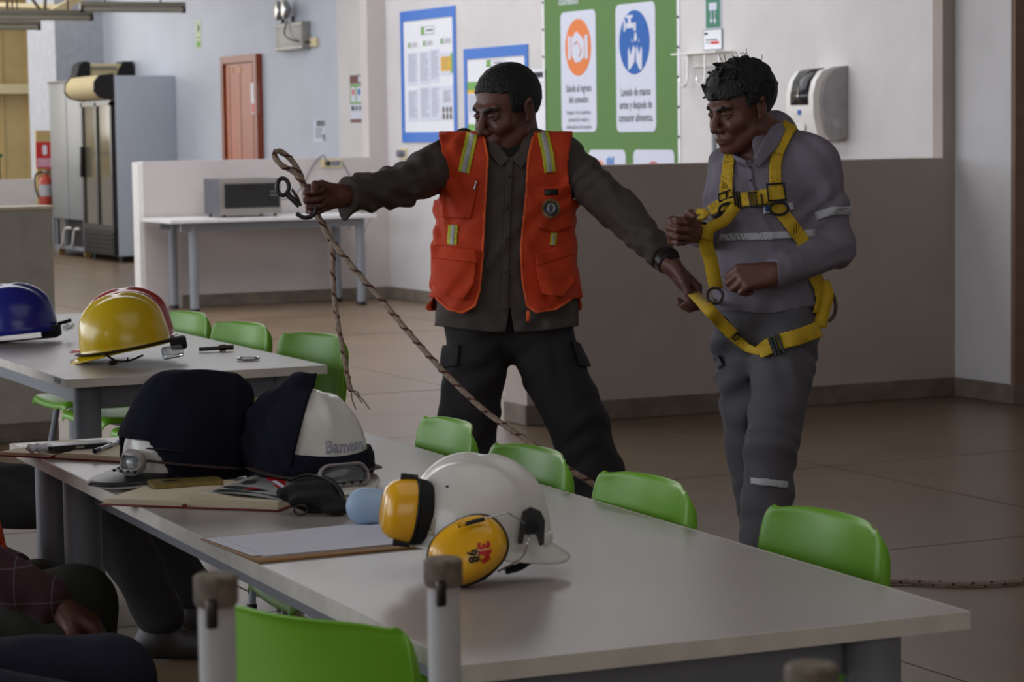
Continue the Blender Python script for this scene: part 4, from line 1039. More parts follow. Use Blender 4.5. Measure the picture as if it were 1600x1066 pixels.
# hair: short
def hair(man, O, A, L, s, off, front, side, nape, amp, fr, name='hair'):
    F, S, U = [np.array(a) for a in A]; O = V3(O)
    base = EL(L(-0.016, 0, 0.032), [(0.094+off)*s, (0.0765+off)*s, (0.084+off)*s], A)
    def cut(P, d):
        q = (P-O)/s; f = q@F; r = q@S; u = q@U
        # hairline: front edge rises, sides come down to the ears, nape below
        line = np.where(f > 0.035, front+(f-0.05)*0.25+0.28*np.abs(r)**1.0*(-0.2), side+(0.035-f)*(nape-side)/0.11)
        line = np.where((f > -0.03) & (f < 0.04) & (np.abs(r) > 0.06), np.minimum(line, side-0.012), line)
        b = line-u+0.0022*np.sin(r*260+2*np.sin(f*150))*np.sin(f*210)
        fold = amp*(np.sin(f*fr+3*np.sin(r*fr*0.7))*np.sin(r*fr*1.1+2*np.sin(u*fr*0.8))*np.sin(u*fr*0.9+1.3))
        return np.maximum(np.maximum(d+fold, b*0.8*s), -((f-0.20)**2*0+0.3+f)*0-1)
    return sdf_mesh(name, Shape([(base, 0)], cut=cut), 0.003, M_hair, man.o)
hair(m1, hO, HA, HL, 1.08, 0.0065, 0.058, 0.008, -0.03, 0.0012, 190)
# shirt
fs = folds(0.0048, 0.06, [(0.3, 0, 1), (1, 0.2, 0.4), (-0.8, 0.3, 0.7)], 3)
torso1 = Shape([(EL(J(790, 310, 0.0), (0.190, 0.118, 0.21)), 0), (EL(J(788, 410, -0.005), (0.192, 0.128, 0.20)), 0.05), rc(J(745, 478, 0), J(835, 478, 0), 0.118, 0.118, 0.05),
                rc(J(728, 246, 0.0), J(862, 246, 0.0), 0.066, 0.066, 0.06), rc(J(745, 515, 0), J(838, 515, 0), 0.122, 0.122, 0.04)])
zc = J(790, 512, 0)[2]
sleeves = [rc(shL, elL, 0.070, 0.060, 0.035), rc(elL, J(545, 304, -0.355), 0.060, 0.047, 0.02), rc(shR, elR, 0.070, 0.058, 0.035), rc(elR, J(1028, 394, -0.255), 0.058, 0.046, 0.02)]
cL = J(540, 305, -0.365); nL = unit(wrL-elL); cR = J(1036, 402, -0.27); nR = unit(wrR-elR)
def cut_sh(P, d):
    X, Y = m1.px(P)
    hem = 512+8*np.sin((X-700)/60)
    d = np.maximum(d, np.where(np.abs(X-790) < 140, (Y-hem)*m1.dep/F_PX*0.9, -1))
    # small opening at the front of the hem and at the collar
    front = P[:, 1] < -0.02
    w = (Y-478)*0.16
    d = np.where(front, np.maximum(d, (w-np.abs(X-797))*m1.dep/F_PX), d)
    d = np.maximum(d, np.where((P@nL-cL@nL > -0.25) & (X < 600), P@nL-cL@nL, -1)); d = np.maximum(d, np.where((X > 980), P@nR-cR@nR, -1))
    colz = J(795, 232, 0)[2]
    return d
shirt1 = Shape(torso1.p+sleeves+[rc(J(772, 236, -0.03), J(800, 222, 0.045), 0.055, 0.050, 0.03), rc(J(826, 236, -0.03), J(800, 222, 0.045), 0.055, 0.050, 0.03),
               rc(J(545, 325, -0.35), J(537, 338, -0.35), 0.020, 0.012, 0.02)],
               disp=fs, cut=cut_sh, subs=[(RC(J(795, 180, -0.07), J(796, 238, -0.075), 0.055, 0.028), 0.008)])
sdf_mesh('shirt', shirt1, 0.0045, M_shirtg, m1.o)
# placket, collar flaps and buttons
def ribbon(name, pts, w, m, man, up=(0, 0, 1), th=0.003, parent=None):
    """flat band through local 3-D points; pts = (p, width direction)"""
    mb = MB(); rows = []
    for p, wd in pts:
        p = Vector(p); wd = Vector(wd).normalized()*w/2; rows.append([p-wd, p, p+wd])
    mb.grid(rows); return mb.build(name, m, parent or man.o, solid=th, angle=60)
def patch(name, man, base, off, th, region, m, h=0.004, box=None, ymax=0.0, parent=None):
    P_ = Patch(man, base, off, th, region, ymax)
    (x0, y0, x1, y1) = box
    c = [man.J(x, y, dy) for x in (x0, x1) for y in (y0, y1) for dy in (-0.32, 0.22)]
    lo = np.min(c, 0)-0.01; hi = np.max(c, 0)+0.01
    return sdf_mesh(name, P_, h, m, parent or man.o, lo, hi)
tb = Shape(torso1.p, disp=fs)
patch('placket', m1, tb, 0.004, 0.003, lambda X, Y: line_sd(X, Y, [(797, 250), (792, 350), (789, 480)], 5.5), M_shirtg, 0.003, (770, 235, 815, 500))
for i, (x, y) in enumerate(((796, 275), (793, 325), (791, 375), (790, 425))):
    patch('button', m1, tb, 0.008, 0.002, lambda X, Y, x=x, y=y: np.hypot(X-x, Y-y)-2.3, M_black, 0.0018, (x-8, y-8, x+8, y+8))
for q, pts in ((-1, [(762, 216), (775, 222), (797, 248), (783, 262), (762, 238)]), (1, [(838, 210), (822, 222), (799, 248), (815, 264), (836, 238)])):
    cs = Shape(shirt1.p)
    patch('collar', m1, cs, 0.006, 0.004, lambda X, Y, p=pts: poly_sd(X, Y, p), M_shirtg, 0.0035, (745, 200, 855, 275), ymax=-0.02)
MB().tube([J(772, 230, -0.085), J(790, 243, -0.09), J(806, 240, -0.088), J(822, 226, -0.07)], [0.016, 0.02, 0.02, 0.016], 10).build('undershirt', M_blackm, m1.o)
# trousers
ft = folds(0.0038, 0.10, [(0.4, 0, 1), (0.9, 0.2, -0.5), (0.2, 0.5, 1)], 11)
def cut_tr(P, d): 
    return np.maximum(np.maximum(d, P[:, 2]-J(790, 470, 0)[2]), 0.05-P[:, 2])
trous1 = Shape([rc(J(752, 500, 0.01), J(836, 500, 0.01), 0.105, 0.105, 0.03), rc(hipL, knL, 0.098, 0.086), rc(knL, anL, 0.085, 0.078, 0.02), rc(hipR, knR, 0.100, 0.088), rc(knR, anR, 0.086, 0.078, 0.02),
                rc(J(792, 525, 0.01), J(796, 528, 0.01), 0.08, 0.08, 0.02)], disp=ft, cut=cut_tr)
sdf_mesh('trousers', trous1, 0.0055, M_trd, m1.o)
for pts, bx_ in (([(893, 530), (925, 545), (936, 575), (905, 572)], (885, 520, 950, 590)), ([(684, 540), (718, 538), (716, 572), (686, 575)], (676, 530, 728, 585))):
    patch('pocket_flap', m1, trous1, 0.006, 0.004, lambda X, Y, p=pts: poly_sd(X, Y, p), M_trd, 0.004, bx_, ymax=0.05)
boot('boot', m1, (anL[0], anL[1], 0.10), (-0.3, -1)); boot('boot', m1, (anR[0], anR[1], 0.10), (0.45, -1))
# ---- vest
vb = Shape(torso1.p+[rc(shL, shL+(elL-shL)*0.2, 0.070, 0.068, 0.035), rc(shR, shR+(elR-shR)*0.2, 0.070, 0.068, 0.035)], disp=lambda P: fs(P)*0.9-0.004)
armL = RC(J(668, 256, -0.01), J(640, 285, -0.07), 0.058, 0.080); armR = RC(J(912, 258, -0.01), J(945, 295, -0.04), 0.058, 0.080)
inL = [(752, 150), (756, 215), (762, 245), (757, 330), (754, 400), (749, 455), (742, 478), (722, 489), (700, 483), (682, 466), (500, 440)]
inR = [(836, 150), (833, 215), (826, 245), (822, 310), (814, 390), (817, 440), (824, 478), (838, 488), (868, 483), (892, 468), (1100, 440)]
def vest_region(X, Y):
    a = poly_sd(X, Y, [(500, 150)]+inL); b = poly_sd(X, Y, [(1100, 150)]+inR)
    return np.minimum(a, b)
class Vest(Patch):
    def f(s, P, c=None, r=1e9):
        d = s.b.f(P, c, r); X, Y = s.man.px(P)
        R = s.reg(X, Y)*s.sc
        back = P[:, 1]-0.035
        hemb = (Y-486)*s.sc
        R = np.where(P[:, 1] > 0.03, np.maximum(hemb, -0.5), R)
        R = np.maximum(R, J(790, 205, 0)[2]*0+(205-Y)*s.sc)
        R = np.maximum(R, -armL.f(P)); R = np.maximum(R, -armR.f(P))
        bow = 7*np.sin(np.clip((Y-212)/100, 0, 1)*pi)
        R = np.where(Y < 312, np.maximum(R, np.maximum(685+bow-X, X-(895-bow))*s.sc), R)
        # neck hole
        nk = np.hypot(P[:, 0]-J(798, 225, 0)[0], (P[:, 1]-0.01)*0.9)-0.072
        R = np.where(P[:, 2] > J(790, 262, 0)[2], np.maximum(R, -nk), R)
        a = np.abs(d-s.off)-s.th+s.rd; b = R+s.rd
        return np.minimum(np.maximum(a, b), 0)+np.sqrt(np.maximum(a, 0)**2+np.maximum(b, 0)**2)-s.rd
vp = Vest(m1, vb, 0.013, 0.0045, vest_region, None, 0.003)
c = [J(x, y, dy) for x in (650, 930) for y in (195, 505) for dy in (-0.22, 0.22)]
sdf_mesh('vest', vp, 0.0045, M_vest, m1.o, np.min(c, 0), np.max(c, 0))
def vpatch(name, pts, m, off=0.02, th=0.003, h=0.0035, rnd=4, parent=None, line=None):
    xs = [p[0] for p in pts]; ys = [p[1] for p in pts]
    reg = (lambda X, Y: line_sd(X, Y, pts, line)) if line else (lambda X, Y: poly_sd(X, Y, pts)-rnd*0.5)
    return patch(name, m1, vb, off, th, reg, m, h, (min(xs)-14, min(ys)-14, max(xs)+14, max(ys)+14), ymax=0.02, parent=parent)
# edge piping
vpatch('piping', inL[1:10], M_vest2, 0.0165, 0.0035, 0.0035, line=2.2); vpatch('piping', inR[1:10], M_vest2, 0.0165, 0.0035, 0.0035, line=2.2)
# pockets
for pts in ([(694, 283), (744, 282), (742, 305), (734, 340), (692, 338)], [(836, 296), (890, 290), (893, 352), (866, 362), (842, 354)]):
    vpatch('chest_pocket', pts, M_vest, 0.020, 0.005)
pL = vpatch('cargo_pocket', [(676, 388), (742, 402), (738, 442), (724, 466), (696, 458), (676, 442)], M_vest, 0.026, 0.012, rnd=6)
pR = vpatch('cargo_pocket', [(840, 400), (894, 384), (896, 440), (878, 462), (850, 458), (842, 430)], M_vest, 0.026, 0.012, rnd=6)
vpatch('pocket_flap', [(674, 384), (742, 392), (744, 410), (676, 402)], M_vest, 0.037, 0.004); vpatch('pocket_flap', [(838, 398), (896, 380), (896, 396), (840, 414)], M_vest, 0.037, 0.004)
# reflective strips
for a, b in (([(730, 204), (738, 204), (734, 240), (722, 274)], None), ([(850, 206), (858, 240), (860, 272)], None)):
    pass
def bandpoly(pts, hw):
    P_ = [np.array(p, float) for p in pts]; L_ = []; R_ = []
    for i, p in enumerate(P_):
        t = P_[min(i+1, len(P_)-1)]-P_[max(i-1, 0)]; t = t/np.linalg.norm(t); n_ = np.array([-t[1], t[0]])
        h_ = hw[i] if isinstance(hw, (list, tuple)) else hw
        L_.append(p+n_*h_); R_.append(p-n_*h_)
    return L_+R_[::-1]
def tape(pts, wy, ws):
    t_ = vpatch('reflective_tape', bandpoly(pts, wy), M_ryel, 0.0195, 0.0022, 0.003, rnd=0); vpatch('silver_strip', bandpoly(pts, ws), M_rsil, 0.0215, 0.0022, 0.003, rnd=0, parent=t_); return
    t_ = vpatch('reflective_tape', pts, M_ryel, 0.0195, 0.0022, 0.003, line=wy); vpatch('silver_strip', pts, M_rsil, 0.0215, 0.0022, 0.003, line=ws, parent=t_)
tape([(738, 208), (731, 240), (724, 270)], 9.5, 4.2); tape([(848, 206), (856, 240), (860, 270)], 9.5, 4.2)
tape([(708, 351), (706, 383)], 8, 3.4); tape([(866, 363), (864, 384)], 5.5, 2)
vpatch('badge_patch', [(851, 296), (872, 296), (872, 305), (851, 305)], M_black, 0.0262, 0.002, 0.0025, rnd=1)
lg = vpatch('round_emblem', [(861 + 15*cos(t), 326 + 16*sin(t)) for t in np.linspace(0, 2*pi, 17)[:-1]], mat('emblem_gold', (150, 128, 76), 0.5, var=0.3, scale=260), 0.0262, 0.002, 0.0025, rnd=0)
vpatch('emblem_ring', [(861 + 11.5*cos(t), 326 + 12*sin(t)) for t in np.linspace(0, 2*pi, 17)[:-1]], mat('emblem_blue', (60, 62, 82), 0.5, var=0.3, scale=300), 0.0285, 0.0018, 0.0025, rnd=0, parent=lg)
vpatch('emblem_field', [(861 + 7*cos(t), 325 + 8*sin(t)) for t in np.linspace(0, 2*pi, 13)[:-1]], mat('emblem_pale', (168, 166, 160), 0.5, var=0.1), 0.0305, 0.0018, 0.002, rnd=0, parent=lg)
vpatch('emblem_figure', [(858, 331), (858, 322), (861, 318), (865, 323), (863, 331)], mat('emblem_dark', (26, 34, 70), 0.5, var=0), 0.0325, 0.0016, 0.0015, rnd=0, parent=lg)
zp = vpatch('zip_pull', [(744, 283), (741, 296)], M_chrome, 0.030, 0.002, 0.002, line=1.6); vpatch('zip_pull', [(825, 488), (825, 500)], M_vest2, 0.022, 0.003, 0.002, line=3)
# watch
wd = unit(wrR-elR); wc = wrR-wd*0.012
MB().lathe([(0.034, -0.014), (0.0365, -0.011), (0.0365, 0.011), (0.034, 0.014)], 24, frame(wc, np.cross(wd, (0, 1, 0)), np.cross(wd, np.cross(wd, (0, 1, 0)))) ).build('watch_strap', M_black, m1.o)
wf = wc+unit(np.array([0.35, -0.75, 0.55]))*0.036
MB().lathe([(0.0, -0.006), (0.019, -0.006), (0.019, 0.004), (0.0, 0.005)], 20, frame(wf, np.cross((0, 0, 1), unit([0.35, -0.75, 0.55])), (0.2, 0.6, 0.7))).build('watch_case', M_darkmetal, m1.o)
# ================================================================== man in the harness
m2 = Person('person', 'man in a grey shirt wearing a yellow safety harness, looking down with both fists raised', 1198, 6.9)
J = m2.J
shL, elL, wrL = J(1137, 262, 0.10), J(1120, 372, 0.10), J(1090, 362, -0.10)
shR, elR, wrR = J(1280, 256, -0.04), J(1306, 388, -0.02), J(1213, 427, -0.17)
hipL, knL, anL = J(1158, 525, 0.04), J(1170, 690, 0.11), J(1228, 1000, 0.13)
hipR, knR, anR = J(1232, 525, -0.03), J(1206, 690, -0.08), J(1180, 1000, -0.05)
hO = J(1156, 168, -0.03)
yaw, pit = radians(53), radians(14)
Fd = (-sin(yaw)*cos(pit), -cos(yaw)*cos(pit), -sin(pit)); Ud = (-sin(yaw)*sin(pit), -cos(yaw)*sin(pit), cos(pit))
hadd, hsub, HL, HA = head_prims(hO, Fd, Ud, 0.98)
hpL, tL = hand_prims(J(1086, 361, -0.12), (-0.80, -0.60, 0.03), (0.45, -0.75, -0.1), (0.05, 0.0, 1.0), [(72, 85, 40), (76, 88, 40), (78, 88, 45), (80, 88, 45)],
                     thumb=((0.7, 0.6, 0.35), (0.55, 0.3, 0.9), (0.3, -0.15, 0.9)), sc=0.95)
hpR, tR = hand_prims(J(1208, 428, -0.175), (-0.90, -0.12, -0.10), (-0.05, 0.75, -0.55), (-0.1, 0.35, 0.85), [(48, 80, 40), (52, 85, 40), (56, 85, 45), (60, 85, 45)],
                     thumb=((0.8, 0.5, 0.4), (0.9, 0.0, 0.5), (0.7, -0.3, 0.6)), sc=0.98)
body = Shape(hadd+[rc(J(1197, 236, 0.02), HL(-0.030, 0, -0.05), 0.062, 0.058, 0.025),
             rc(J(1203, 240, 0.03), J(1203, 300, 0.03), 0.085, 0.10, 0.04), (EL(J(1203, 330, 0.02), (0.14, 0.09, 0.19)), 0.04), (EL(J(1198, 450, 0.0), (0.125, 0.09, 0.15)), 0.04),
             rc(shL, elL, 0.045, 0.038), rc(elL, wrL, 0.038, 0.028, 0.02), rc(shR, elR, 0.045, 0.038), rc(elR, wrR, 0.038, 0.028, 0.02),
             rc(wrL, J(1085, 361, -0.12), 0.028, 0.026, 0.01), rc(wrR, J(1207, 428, -0.175), 0.028, 0.027, 0.01),
             rc(hipL, knL, 0.065, 0.048), rc(knL, anL, 0.046, 0.036), rc(hipR, knR, 0.065, 0.048), rc(knR, anR, 0.046, 0.036)]+hpL+hpR, subs=hsub)
sdf_mesh('body', body, 0.0036, M_skin2, m2.o)
eye_parts(HL, HA, 0.98, m2)
# bushy, tousled hair: cap with many small tufts
hs = Shape([(EL(HL(-0.018, 0, 0.040), (0.106, 0.089, 0.090), HA), 0)])
rs = np.random.RandomState(4)
for k in range(120):
    a = rs.uniform(-pi, pi); e = rs.uniform(-0.15, 1.4)
    p = np.array([cos(a)*cos(e)*0.104-0.018, sin(a)*cos(e)*0.087, sin(e)*0.089+0.040])
    if p[0] > 0.055 and p[2] < 0.045: continue
    if p[2] < 0.02 and p[0] > -0.02: continue
    q = p*1.0+rs.normal(size=3)*0.010+np.array([0.004, 0, -0.002])
    hs.add(RC(HL(*p), HL(*q), 0.009, 0.0045), 0.006)
F_, S_, U_ = [np.array(a) for a in HA]
def cut_h(P, d):
    q = P-hO; f = q@F_; r = q@S_; u = q@U_
    line = np.where(f > 0.03, 0.048-(f-0.06)*0.25-0.10*np.abs(r), np.where(f > -0.02, 0.010, np.where(f > -0.05, -0.01-(-0.02-f)*1.2, -0.048)))
    n_ = 0.004*np.sin(f*260+2*np.sin(r*190))*np.sin(r*240+u*120)
    return np.maximum(d, line-u+n_)
hs.cut = cut_h
sdf_mesh('hair', hs, 0.003, M_hair, m2.o)
for k in range(26):
    a = rs.uniform(-pi, pi); e = rs.uniform(0.7, 1.5)
    p = HL(cos(a)*cos(e)*0.104-0.018, sin(a)*cos(e)*0.087, sin(e)*0.093+0.042); d_ = unit(p-V3(hO)); w_ = rs.normal(size=3)*0.012
    MB().tube(spline([p-d_*0.006, p+d_*0.002+w_*0.3, p+d_*0.006+w_*0.7, p+d_*0.003+w_*1.2], 4), 0.0009, 5).build('curl', M_hair, m2.o)
# shirt
fs2 = folds(0.0032, 0.07, [(0.3, 0, 1), (1, 0.2, 0.4), (-0.8, 0.3, 0.7)], 8)
torso2p = [(EL(J(1204, 315, 0.02), (0.168, 0.112, 0.19)), 0), (EL(J(1198, 405, 0.0), (0.146, 0.114, 0.18)), 0.05), rc(J(1180, 470, 0.0), J(1218, 470, 0.0), 0.112, 0.112, 0.05),
           rc(J(1150, 262, 0.08), J(1265, 252, -0.02), 0.055, 0.058, 0.05), rc(J(1212, 232, 0.04), J(1268, 248, -0.01), 0.045, 0.055, 0.05)]
cL = wrL.copy(); nL = unit(wrL-elL); cR = J(1207, 427, -0.16); nR = unit(wrR-elR)
def cut_s2(P, d):
    X, Y = m2.px(P)
    hem = 489-0.0010*(X-1180)**2+2*np.sin(X/17)
    d = np.maximum(d, np.where((Y > 460), (Y-hem)*m2.dep/F_PX*0.9, -1))
    d = np.maximum(d, np.where((P@nL-cL@nL > -0.25) & (X < 1120) & (Y > 320) & (Y < 420) & (P[:, 1] < 0.1), P@nL-cL@nL, -1))
    return np.maximum(d, np.where((X < 1215) & (P[:, 1] < -0.115) & (Y > 380) & (Y < 480), P@nR-cR@nR, -1))
sl2 = [rc(shR, elR, 0.060, 0.053, 0.03), rc(elR, J(1210, 427, -0.165), 0.053, 0.043, 0.015)]
sl2L = [rc(shL, elL, 0.056, 0.050, 0.03), rc(elL, J(1092, 363, -0.09), 0.050, 0.040, 0.015)]
shirt2 = Shape(torso2p+sl2+sl2L+[rc(J(1180, 238, -0.04), J(1207, 204, 0.055), 0.052, 0.052, 0.025), rc(J(1205, 238, -0.01), J(1212, 206, 0.05), 0.052, 0.050, 0.025)],
               disp=fs2, cut=cut_s2, subs=[(RC(HL(0.02, 0, -0.06), J(1166, 246, -0.075), 0.055, 0.026), 0.008)])
sdf_mesh('shirt', shirt2, 0.0042, M_shirt2, m2.o)
def p2(name, base, off, th, reg, m, box, h=0.0035, ymax=0.02, parent=None): return patch(name, m2, base, off, th, reg, m, h, box, ymax, parent)
tb2 = Shape(torso2p, disp=fs2)
def bb(pts, m=16): xs = [p[0] for p in pts]; ys = [p[1] for p in pts]; return (min(xs)-m, min(ys)-m, max(xs)+m, max(ys)+m)
def on2(name, base, pts, hw, m, off=0.006, th=0.0025, h=0.0035, ymax=0.02, parent=None):
    P_ = bandpoly(pts, hw); return p2(name, base, off, th, lambda X, Y: poly_sd(X, Y, P_), m, bb(P_), h, ymax, parent)
on2('placket', tb2, [(1170, 250), (1174, 290), (1178, 300)], 4, M_shirt2, 0.004, 0.003)
for q, pts in ((1, [(1222, 190), (1206, 196), (1178, 246), (1186, 262), (1214, 232), (1228, 204)]), (-1, [(1142, 240), (1166, 250), (1170, 262), (1150, 252)])):
    p2('collar', Shape(shirt2.p), 0.006, 0.004, lambda X, Y, p=pts: poly_sd(X, Y, p), M_shirt2, bb(pts), ymax=0.08)
for y in (262, 282): p2('button', tb2, 0.008, 0.002, lambda X, Y, y=y: np.hypot(X-1172, Y-y)-2, M_black, (1164, y-8, 1180, y+8), 0.0018)
M_band = mat('pale_reflective_band', (176, 178, 186), 0.45, var=0.05, scale=40)
on2('reflective_band', tb2, [(1118, 372), (1132, 371), (1190, 369), (1240, 367), (1275, 364)], 6.5, M_band, 0.004, 0.0022)
slR = Shape(sl2, disp=fs2); slL = Shape(sl2L, disp=fs2)
on2('sleeve_band', slR, [(1258, 346), (1280, 336), (1300, 330), (1336, 328)], 7, M_band, 0.004, 0.0025, ymax=0.1)
on2('sleeve_band', slL, [(1080, 338), (1102, 341), (1128, 352)], 6.5, M_band, 0.004, 0.0025, ymax=0.3)
# trousers
ft2 = folds(0.0042, 0.09, [(0.4, 0, 1), (0.9, 0.2, -0.5), (0.2, 0.5, 1)], 21)
tr2p = [rc(J(1166, 495, 0.01), J(1226, 495, 0.0), 0.096, 0.096, 0.03), rc(hipL, knL, 0.082, 0.068), rc(knL, anL, 0.068, 0.065, 0.02), rc(hipR, knR, 0.088, 0.070), rc(knR, anR, 0.070, 0.066, 0.02)]
def cut_t2(P, d): return np.maximum(np.maximum(d, P[:, 2]-J(1198, 462, 0)[2]), 0.05-P[:, 2])
trous2 = Shape(tr2p, disp=ft2, cut=cut_t2)
sdf_mesh('trousers', trous2, 0.0055, M_tr2, m2.o)
on2('shin_band', trous2, [(1172, 751), (1200, 754), (1232, 758)], 6, M_band, 0.004, 0.0025, ymax=0.0)
on2('pocket_flap', trous2, [(1117, 556), (1126, 574)], 5, M_tr2, 0.006, 0.004, ymax=0.2)
boot('boot', m2, (anL[0], anL[1], 0.10), (-0.5, -1)); boot('boot', m2, (anR[0], anR[1], 0.10), (-0.7, -1))
# ---- harness (worn: child parts)
hz = MB().tube([J(1200, 300, 0.145), J(1203, 340, 0.15)], 0, n=8, flat=(0.03, 0.004)).build('harness', M_strap, m2.o)
on2('strap', tb2, [(1141, 232), (1137, 262), (1134, 300), (1134, 312)], [8, 9.5, 11, 11], M_strap, 0.0085, 0.0022, parent=hz, ymax=0.1)
on2('strap', tb2, [(1236, 196), (1226, 210), (1215, 236), (1211, 262), (1212, 300)], [12, 12, 10.5, 10, 10], M_strap, 0.0085, 0.0022, parent=hz, ymax=0.1)
on2('strap', Shape(torso2p+[rc(J(1203, 240, 0.03), J(1212, 212, 0.05), 0.056, 0.05, 0.03)]), [(1236, 192), (1224, 214), (1214, 240)], [12, 12, 10.5], M_strap, 0.0105, 0.0022, parent=hz, ymax=0.1)
on2('strap', tb2, [(1208, 306), (1216, 326), (1234, 348), (1252, 372), (1262, 395), (1268, 423), (1282, 448), (1286, 470), (1280, 492)], 11, M_strap, 0.0085, 0.0022, parent=hz, ymax=0.12)
on2('chest_strap', tb2, [(1108, 330), (1122, 322), (1153, 313), (1192, 308), (1226, 300)], [9, 10, 11.5, 12, 12], M_strap, 0.0125, 0.0024, parent=hz, ymax=0.06)
def fr(pts, w, name='strap', m=M_strap, wd=None, th=0.0035):
    P_ = [Vector(p) for p in spline([Vector(J(*p)) for p in pts], 6)]
    rows = []
    for i, p in enumerate(P_):
        t = (P_[min(i+1, len(P_)-1)]-P_[max(i-1, 0)]).normalized()
        v = Vector((0, -1, 0)) if wd is None else Vector(wd)
        s_ = t.cross(v).normalized(); rows.append([p-s_*w/2, p, p+s_*w/2])
    mb = MB(); mb.grid(rows); return mb.build(name, m, hz, solid=th, angle=60)
fr([(1150, 322, -0.12), (1132, 345, -0.13), (1110, 356, -0.135), (1102, 374, -0.13)], 0.030)
fr([(1106, 352, -0.135), (1103, 380, -0.12), (1110, 405, -0.10), (1115, 432, -0.09), (1119, 452, -0.08)], 0.038)
fr([(1102, 340, -0.125), (1096, 334, -0.10), (1092, 340, 0.02)], 0.034)
# thigh straps: one pulled out by the other man's hand
hand_p = m2.Mi @ (m1.M @ Vector(m1.J(1084, 459, -0.39)))
tpts = [hand_p, Vector(J(1105, 481, -0.16)), Vector(J(1128, 506, -0.135)), Vector(J(1146, 524, -0.125))]
rows = []; P_ = spline(tpts, 6)
for i, p in enumerate(P_):
    t = (P_[min(i+1, len(P_)-1)]-P_[max(i-1, 0)]).normalized(); s_ = t.cross(Vector((0, -1, 0.1))).normalized(); rows.append([p-s_*0.0165, p, p+s_*0.0165])
g_ = MB(); g_.grid(rows); g_.build('strap', M_strap, hz, solid=0.004, angle=60)
on2('thigh_strap', Shape(tr2p, disp=ft2), [(1138, 516), (1152, 532), (1168, 544), (1187, 551)], [9, 8, 7, 6], M_strap, 0.010, 0.0025, parent=hz, ymax=0.0)
on2('thigh_strap', Shape(tr2p, disp=ft2), [(1184, 552), (1200, 542), (1222, 533), (1250, 526), (1282, 514)], [10, 13, 13, 13, 13], M_strap, 0.010, 0.0028, parent=hz, ymax=0.05)
b_ = lambda *a, **k: on2(*a, parent=hz, **k)
for pts, hw in (([(1196, 528), (1212, 552)], 0), ):
    pass
def pframe(px, py, w, h, rot, base, off=0.014, bar=0.0028, m=M_blackm, mid=True, name='buckle', dy=None):
    """rectangular wire buckle lying on the base in front of (px, py)"""
    # march along the view ray onto the base
    o = np.array(m2.Mi @ CPOS); q = J(px, py, 0); d = unit(q-o); t = np.linalg.norm(q-o)-0.35
    for _ in range(60):
        v = base.f((o+d*t)[None])[0]-off
        if v < 0.0005: break
        t += max(v*0.7, 0.001)
    p = o+d*t
    g = np.array([base.f((p+e)[None])[0]-base.f((p-e)[None])[0] for e in np.eye(3)*0.004]); n_ = unit(g)
    c_, s_ = cos(radians(rot)), sin(radians(rot)); x = np.array([c_, 0, s_]); x = unit(x-n_*(x@n_)); y = np.cross(n_, x)
    Mx = frame(p, x, y); k = m2.dep/F_PX; mb = MB(); W, H = w*k/2, h*k/2
    cs = [Mx @ Vector(v) for v in ((-W, -H, 0), (W, -H, 0), (W, H, 0), (-W, H, 0))]
    mb.tube(cs, bar, 8, closed=True)
    if mid: mb.tube([Mx @ Vector((0, -H, 0)), Mx @ Vector((0, H, 0))], bar, 8)
    return mb.build(name, m, hz), Mx
M_bmetal = mat('dark_buckle_metal', (60, 56, 54), 0.4, 0.6, var=0.1)
pframe(1135, 305, 26, 14, 0, tb2); pframe(1213, 300, 27, 26, 5, tb2, mid=False, bar=0.0034); pframe(1152, 312, 8, 24, 8, tb2, off=0.017)
o_, Mx = pframe(1181, 312, 19, 28, 4, tb2, off=0.018, m=M_bmetal, bar=0.0032); pframe(1176, 312, 7, 22, 4, tb2, off=0.019, m=mat('brass_buckle', (120, 100, 40), 0.4, 0.5))
pframe(1214, 540, 13, 30, 18, Shape(tr2p), off=0.016, m=mat('dark_green_pad', (34, 48, 40), 0.6), bar=0.004); 
o_, Mx = pframe(1210, 541, 9, 27, 18, Shape(tr2p), off=0.017); pframe(1131, 509, 16, 20, -40, Shape(tr2p), off=0.030, bar=0.005); pframe(1148, 524, 13, 12, -45, Shape(tr2p), off=0.018)
def dring(px, py, rx, ry, base, off, rot=0, name='d_ring', m=M_bmetal, r=0.004):
    o_, Mx = pframe(px, py, 4, 4, rot, base, off, 0.002, name='ring_tab'); k = m2.dep/F_PX
    MB().tube([Mx @ Vector((rx*k*cos(a), ry*k*sin(a)-ry*k, 0.003)) for a in np.linspace(0, 2*pi, 21)[:-1]], r, 8, closed=True).build(name, m, hz)
dring(1137, 318, 13, 11, tb2, 0.016, m=M_blackm); dring(1217, 316, 14, 10, tb2, 0.017, m=M_blackm)
c0 = J(1292, 478, -0.03); k = m2.dep/F_PX
MB().tube([Vector(c0)+Vector((14*k*cos(a), 0.006*sin(a), 23*k*sin(a))) for a in np.linspace(0, 2*pi, 25)[:-1]], 0.0055, 10, closed=True).build('hip_ring', mat('grey_ring', (104, 88, 78), 0.4, 0.6), hz)
fr([(1286, 440, -0.06), (1292, 462, -0.065), (1286, 486, -0.07), (1281, 512, -0.07)], 0.036)
c0 = J(1117, 462, -0.11)
MB().tube([Vector(c0)+Vector((12*k*cos(a), 0.006*sin(a), 12*k*sin(a))) for a in np.linspace(0, 2*pi, 21)[:-1]], 0.004, 8, closed=True).build('hip_ring', M_bmetal, hz)
tg = on2('name_tag', tb2, [(1192, 328), (1216, 325), (1240, 322)], 7, mat('white_tag', (196, 198, 206), 0.6), 0.0055, 0.002); on2('tag_mark', tb2, [(1194, 326), (1206, 325)], 5, mat('tag_blue', (50, 74, 130), 0.6), 0.0078, 0.0016, parent=tg)

